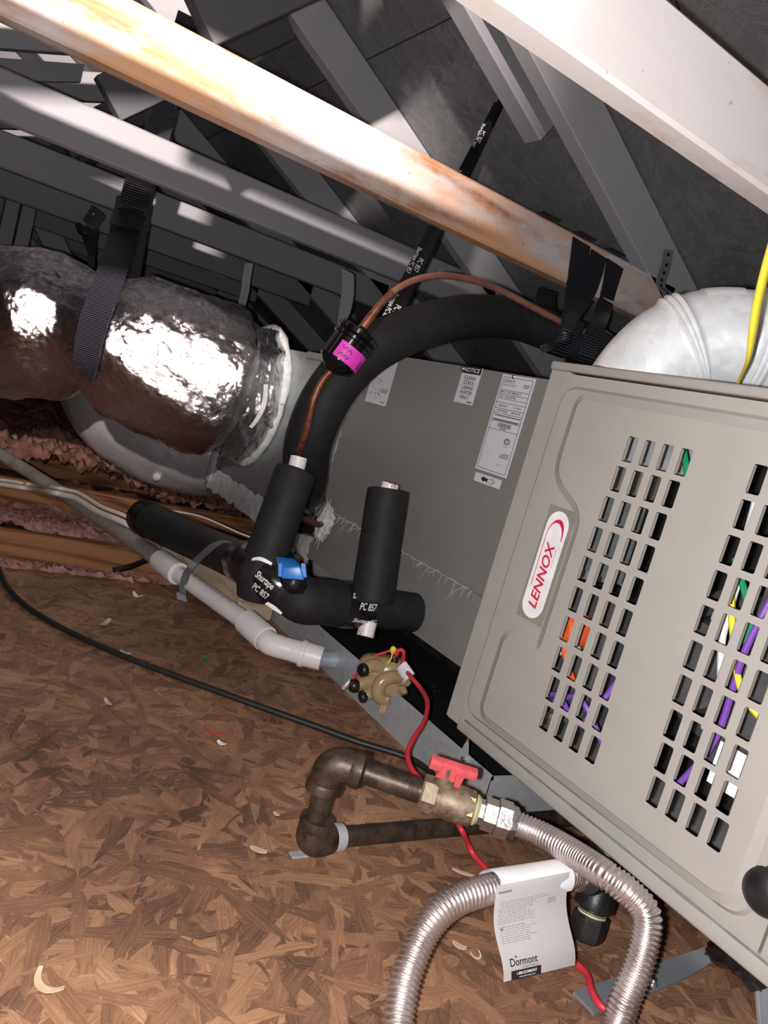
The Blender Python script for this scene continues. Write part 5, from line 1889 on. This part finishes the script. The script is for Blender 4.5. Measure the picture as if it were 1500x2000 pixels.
bm = bmesh.new()
put_rect(bm, f_, 0.03, 0.20, 0.905, 0.928)
rnd = random.Random(33)
for k in range(20):
    v = 0.80 - k * 0.0215
    if 0.56 < v < 0.575:
        continue
    u = 0.05 + (0.05 if k < 4 else 0.02) * rnd.random()
    ue = (0.45 + 0.35 * rnd.random()) if k < 5 else (0.40 + 0.15 * rnd.random())
    while u < ue:
        w = rnd.uniform(0.02, 0.06)
        put_rect(bm, f_, u, min(u + w, ue), v, v + (0.0085 if k in (11, 12) else 0.006))
        u += w + 0.012
for k in range(4):
    put_rect(bm, f_, 0.72, 0.84, 0.745 - k * 0.016, 0.751 - k * 0.016)
put_text(bm, 'NOTICE', f_, 0.03, 0.2, 0.905, 0.928)
linkflat('print_grey', bm, 'ink_grey', sheet)
bm = bmesh.new()
f_ = tagfn(0.0014)
put_text(bm, '1-800-DORMONT', f_, 0.17, 0.44, 0.055, 0.088, 0, 0.015)
put_text(bm, 'www.dormont.com', f_, 0.20, 0.42, 0.022, 0.042)
linkflat('print_white', bm, 'paper', sheet)

# ------------------------------------------------------------------ drip leg under the furnace
dl_ = thing('drip_leg', 'black iron tee and capped drip leg below the furnace', 'pipe')
dT2 = 0.755
t_ = PD(1170, 1712, dT2)
b0_, b1_ = PD(1148, 1812, dT2 - 0.004), PD(1192, 1655, dT2 + 0.004)
dax = (b0_ - b1_).normalized()
cyl('nipple', 'iron_dark', dl_, b1_ - dax * 0.10, b0_, 0.0135, 24)
lathe('tee', 'iron_dark', dl_, b1_ + dax * 0.004, b0_, [(-0.004, 0.0185), (0.004, 0.0195), (0.012, 0.0195), (0.016, 0.0175), (0.040, 0.0172), (0.045, 0.0192), (0.054, 0.0192), (0.056, 0.0145)], 28)
tube('tee_branch', 'iron_dark', dl_, [(t_ + (e_ - t_) * 0.0, 0.0165), (t_.lerp(e_, 0.5), 0.0165), (t_.lerp(e_, 0.55), 0.0188), (t_.lerp(e_, 0.85), 0.0188), (t_.lerp(e_, 0.9), 0.0140)], 26, 1, True, False)
bm = bmesh.new()
for k in range(6):
    s = b1_ + dax * (0.060 + k * 0.0024)
    sweep(bm, [(s, 0.0136), (s + dax * 0.0009, 0.0143), (s + dax * 0.0018, 0.0136)], 22, False)
link('thread', bm, 'iron_dark', dl_, True)
lathe('cap', 'iron_dark', dl_, b0_ - dax * 0.014, b0_ + dax * 0.012, [(0, 0.0140), (0.0005, 0.0172), (0.003, 0.0178), (0.020, 0.0178), (0.024, 0.0160), (0.026, 0.0120)], 40, 25, hexring)
lathe('thread_sealant', 'dope', dl_, b0_ - dax * 0.017, b0_ - dax * 0.010, [(0, 0.0138), (0.005, 0.0144), (0.007, 0.0150)], 24)

# ------------------------------------------------------------------ strap-iron foot of the furnace
ft = thing('support_bracket', 'bent strap iron foot screwed to the deck under the furnace', 'bracket')
lift = 0.0025
rows = [(PZ(1119, 1938, lift), PZ(1160, 1982, lift)), (PZ(1210, 1908, lift + 0.002), PZ(1252, 1948, lift + 0.002)), (PZ(1275, 1885, lift + 0.004), PZ(1330, 1915, lift + 0.003)), (PZ(1335, 1865, 0.010), PZ(1372, 1892, 0.008)), (PZ(1395, 1846, 0.022), PZ(1402, 1868, 0.022))]
ribbon('foot_strap', 'strap_metal', ft, rows, 0.003, 6)
spt = PZ(1274, 1922, 0.006)
lathe('screw', 'steel', ft, spt - Vector((0, 0, 0.004)), spt + Vector((0, 0, 0.006)), [(0, 0.0055), (0.005, 0.0055), (0.007, 0.004), (0.010, 0.003)], 12)
tube('taped_joint', 'tape', ft, [(PD(1398, 1860, 0.74), 0.010), (PD(1415, 1858, 0.72), 0.014), (PD(1440, 1866, 0.70), 0.013), (PD(1470, 1886, 0.68), 0.015), (PD(1500, 1905, 0.67), 0.015)], 18, 5, True, True, crumple(0.004, 30, 3))
tube('taped_joint', 'tape', ft, [(PD(1462, 1880, 0.68), 0.013), (PD(1478, 1905, 0.675), 0.013), (PD(1490, 1930, 0.67), 0.010)], 16, 4, True, True, crumple(0.003, 30, 6))
lg = PD(1497, 1960, 0.665)
board('leg', 'strap_metal', ft, [PD(1480, 1920, 0.67), PD(1540, 1925, 0.66), PD(1540, 2080, 0.66), PD(1489, 2040, 0.67)], RF * 0.004, 0.001)
board('leg_flange', 'galv', ft, [PD(1474, 1912, 0.672), PD(1482, 1918, 0.668), PD(1491, 2050, 0.668), PD(1486, 2050, 0.672)], RF * 0.003, 0)

# ------------------------------------------------------------------ galvanised vent elbow on the furnace
vt = thing('vent_pipe', 'bright galvanised vent elbow rising behind the furnace top', 'vent')
vp = [(1236, 770, 0.875), (1268, 728, 0.872), (1312, 690, 0.868), (1372, 668, 0.862), (1440, 668, 0.855), (1520, 686, 0.85), (1620, 720, 0.84), (1760, 770, 0.83)]
rv_ = pxr(196, 0.868)
base = [(PD(x, y, d), rv_) for x, y, d in vp]
rowsv = catmull(base, 14)
tot_n = len(rowsv)
joints = (34, 62)
bm = bmesh.new()
rr = []
for i, (p, r) in enumerate(rowsv):
    k = 0
    for jn in joints:
        dlt = i - jn
        if abs(dlt) <= 3:
            k = [0.0012, 0.0045, 0.001, 0.0050, 0.001, 0.0045, 0.0012][int(dlt + 3)]
    rr.append((p, rv_ + k))
sweep(bm, rr, 64)
# mitred on the furnace's top panel, with a flat flange round the cut
cutg = bmesh.ops.bisect_plane(bm, geom=bm.verts[:] + bm.edges[:] + bm.faces[:], plane_co=(0, 0, fz1 + 0.0015), plane_no=(0, 0, 1), clear_inner=True)['geom_cut']
loop_ = [v.co.copy() for v in cutg if isinstance(v, bmesh.types.BMVert) and v.co.x < -0.45]
link('elbow', bm, 'galv_vent', vt, True, 50)
cm = sum(loop_, Vector()) / len(loop_)
loop_.sort(key=lambda q: math.atan2(q.y - cm.y, q.x - cm.x))
bm = bmesh.new()
inn = [bm.verts.new((q.x, q.y, fz1 + 0.0022)) for q in loop_]
mid_ = [bm.verts.new((cm.x + (q.x - cm.x) * 1.10, max(yF + 0.006, cm.y + (q.y - cm.y) * 1.10), fz1 + 0.0022)) for q in loop_]
low_ = [bm.verts.new((v.co.x, v.co.y, fz1)) for v in mid_]
for k in range(len(inn)):
    n_k = (k + 1) % len(inn)
    bm.faces.new((inn[k], inn[n_k], mid_[n_k], mid_[k]))
    bm.faces.new((mid_[k], mid_[n_k], low_[n_k], low_[k]))
link('collar', bm, 'galv_vent', vt)


def ventfn(i0, i1, a0, a1, lift):
    Fm = frames([r[0] for r in rr])

    def fn(u, v):
        i = i0 + (i1 - i0) * u
        k = int(i)
        f = i - k
        a = a0 + (a1 - a0) * v
        p = rr[k][0].lerp(rr[k + 1][0], f)
        t, uu, vv = Fm[k]
        return p + (uu * math.cos(a) + vv * math.sin(a)) * (rv_ + lift)
    return fn


f_ = ventfn(43, 54, -0.35, 0.55, 0.0012)
bm = bmesh.new()
for i in range(8):
    for k in range(8):
        put_rect(bm, f_, i / 8, (i + 1) / 8, k / 8, (k + 1) / 8)
o = linkflat('vent_sticker', bm, 'paper', vt)
f_ = ventfn(43, 54, -0.35, 0.55, 0.0018)
bm = bmesh.new()
for k in range(9):
    put_rect(bm, f_, 0.12 + 0.08 * k, 0.15 + 0.08 * k, 0.1, 0.55 + 0.3 * ((k * 5) % 3) / 3)
linkflat('sticker_print', bm, 'ink_grey', o)

yc = thing('yellow_cable', 'flat yellow sheathed cable hanging past the vent elbow', 'cable')
tube('sheath', 'yellow', yc, [(PD(1520, 440, 0.62), 0.0062), (PD(1497, 520, 0.63), 0.0062), (PD(1480, 590, 0.64), 0.006), (PD(1470, 650, 0.655), 0.0055), (PD(1462, 700, 0.68), 0.0035), (PD(1450, 730, 0.72), 0.0028), (PD(1440, 752, 0.75), 0.0026)], 14, 8, True, True, None, 40, (1.35, 0.6))

# ------------------------------------------------------------------ cables on the deck and joists
cb2 = tube('black_cable', 'cable_black', None, [(PZ(x, y, 0.006), 0.0046) for x, y in ((-420, 985), (-260, 990), (-110, 1010), (-40, 1050), (-8, 1100), (10, 1140), (40, 1175), (90, 1210), (160, 1246), (250, 1285), (340, 1319), (430, 1352), (530, 1388), (620, 1420), (700, 1449), (770, 1470), (805, 1484), (838, 1506), (866, 1536))], 12, 6)
tag(cb2, 'black flexible cable lying in a curve across the strand board', 'cable')
wc = thing('white_cable', 'pair of thin off-white cables draped over the exposed joists', 'cable')
wpts = [PX(-520, 900, -2.36), PX(-260, 922, -2.36), PX(-60, 940, -2.36), PX(0, 946, -2.36), PX(60, 955, -2.36), PD(96, 961, 1.90), PD(122, 966, 1.86), PD(150, 974, 1.83), PD(190, 999, 1.752), PD(232, 1016, 1.705), PD(282, 1041, 1.705), PD(334, 1066, 1.72)]
tube('cable', 'white_wire', wc, [(p, 0.0068) for p in wpts], 10, 6)
tube('cable', 'white_wire', wc, [(p + Vector((-0.004, 0.006, 0.013)), 0.0045) for p in wpts], 10, 6)
w2c = tube('white_cable', 'white_wire', None, [(PD(x, y, d), 0.0022) for x, y, d in ((318, 996, 1.75), (350, 1000, 1.75), (390, 1008, 1.78), (430, 1024, 1.8), (470, 1042, 1.8), (510, 1056, 1.8))], 8, 5)
tag(w2c, 'thin pale wire running behind the insulated drain', 'cable')
rod = tube('black_tube', 'cable_black', None, [(PZ(222, 1114, -0.01), 0.0065), (PZ(260, 1105, 0.0), 0.0065), (PZ(300, 1088, 0.0), 0.0065), (PZ(340, 1078, 0.0), 0.0065)], 12, 4)
tag(rod, 'short black tube poking out of the pink wool', 'tube')


# ------------------------------------------------------------------ scraps on the deck
def scrap(px, py, ln_, wd, ang, mat, label, curl=0.004, bend=0.0, group='loose scraps on the deck', name='wood_shaving'):
    c = PZ(px, py, 0.0015)
    rows = []
    for k in range(7):
        t = k / 6 - 0.5
        a = ang + bend * t
        d = Vector((math.cos(a), math.sin(a), 0))
        s = Vector((-math.sin(a), math.cos(a), 0))
        w = wd * (0.35 + 0.65 * math.cos(t * 2.6)) * 0.5
        p = c + d * (ln_ * t) + Vector((0, 0, curl * (t * 2) ** 2))
        rows.append((p - s * w, p + s * w))
    o = ribbon(name, mat, None, rows, 0.0008, 2)
    tag(o, label, 'scrap', group)


scrap(80, 1927, 0.032, 0.006, 0.5, 'shaving', 'long pale curled shaving alone on the brightest strand board', 0.003, 1.2)
scrap(897, 1848, 0.014, 0.007, 0.7, 'shaving', 'stubby tan shaving beside the paper tag', 0.002)
scrap(505, 1660, 0.018, 0.008, 0.9, 'shaving', 'flat tan wood chip beside the lower gas elbow', 0.001)
scrap(268, 1165, 0.022, 0.011, 0.6, 'paper', 'small white crumb near the wood block', 0.006)
scrap(205, 1218, 0.038, 0.009, -0.6, 'shaving_pink', 'pinkish white shred between the black cable and the pink wool', 0.004)
scrap(245, 1275, 0.018, 0.006, 0.9, 'shaving_pink', 'tiny pale shred touching the black cable', 0.002)
scrap(210, 1372, 0.018, 0.006, 0.2, 'shaving_pink', 'pale pink shred alone on the open deck near the black cable', 0.002)
scrap(405, 1287, 0.018, 0.005, 0.3, 'green', 'green plastic scrap on the strand board', 0.003)
scrap(418, 1432, 0.035, 0.003, 1.0, 'red_wire', 'snip of red wire insulation on the deck', 0.002, 0.8, name='wire_snip')
scrap(432, 1452, 0.012, 0.007, 0.6, 'paper', 'white paper crumb by the red wire snip', 0.002)
scrap(935, 1872, 0.018, 0.002, 1.6, 'shaving', 'thin curled shaving next to the stubby one by the paper tag', 0.002, 2.0)
scrap(540, 1590, 0.008, 0.005, 0.6, 'shaving', 'tiny orange chip near the gas riser', 0.001)
scrap(905, 1705, 0.026, 0.006, 0.9, 'shaving', 'slim tan chip beside the red wire under the hose', 0.001)
scrap(680, 1290, 0.01, 0.004, 0.3, 'shaving_pink', 'small pale crumb beside the drain fitting of the pan', 0.002)

# ------------------------------------------------------------------ put every thing's origin at its base
bpy.context.view_layer.update()
for o in [q for q in C.objects if q.type == 'EMPTY' and q.parent is None and q.name != 'ceiling']:
    pts_ = []
    kids = [c for c in C.objects if c.parent == o]
    for c in kids:
        for b in c.bound_box:
            pts_.append(c.matrix_world @ Vector(b))
    if not pts_:
        continue
    lo = Vector((min(p.x for p in pts_), min(p.y for p in pts_), min(p.z for p in pts_)))
    hi = Vector((max(p.x for p in pts_), max(p.y for p in pts_), max(p.z for p in pts_)))
    base = Vector(((lo.x + hi.x) / 2, (lo.y + hi.y) / 2, lo.z))
    o.location = base
    for c in kids:
        c.matrix_parent_inverse = Matrix.Translation(-base)
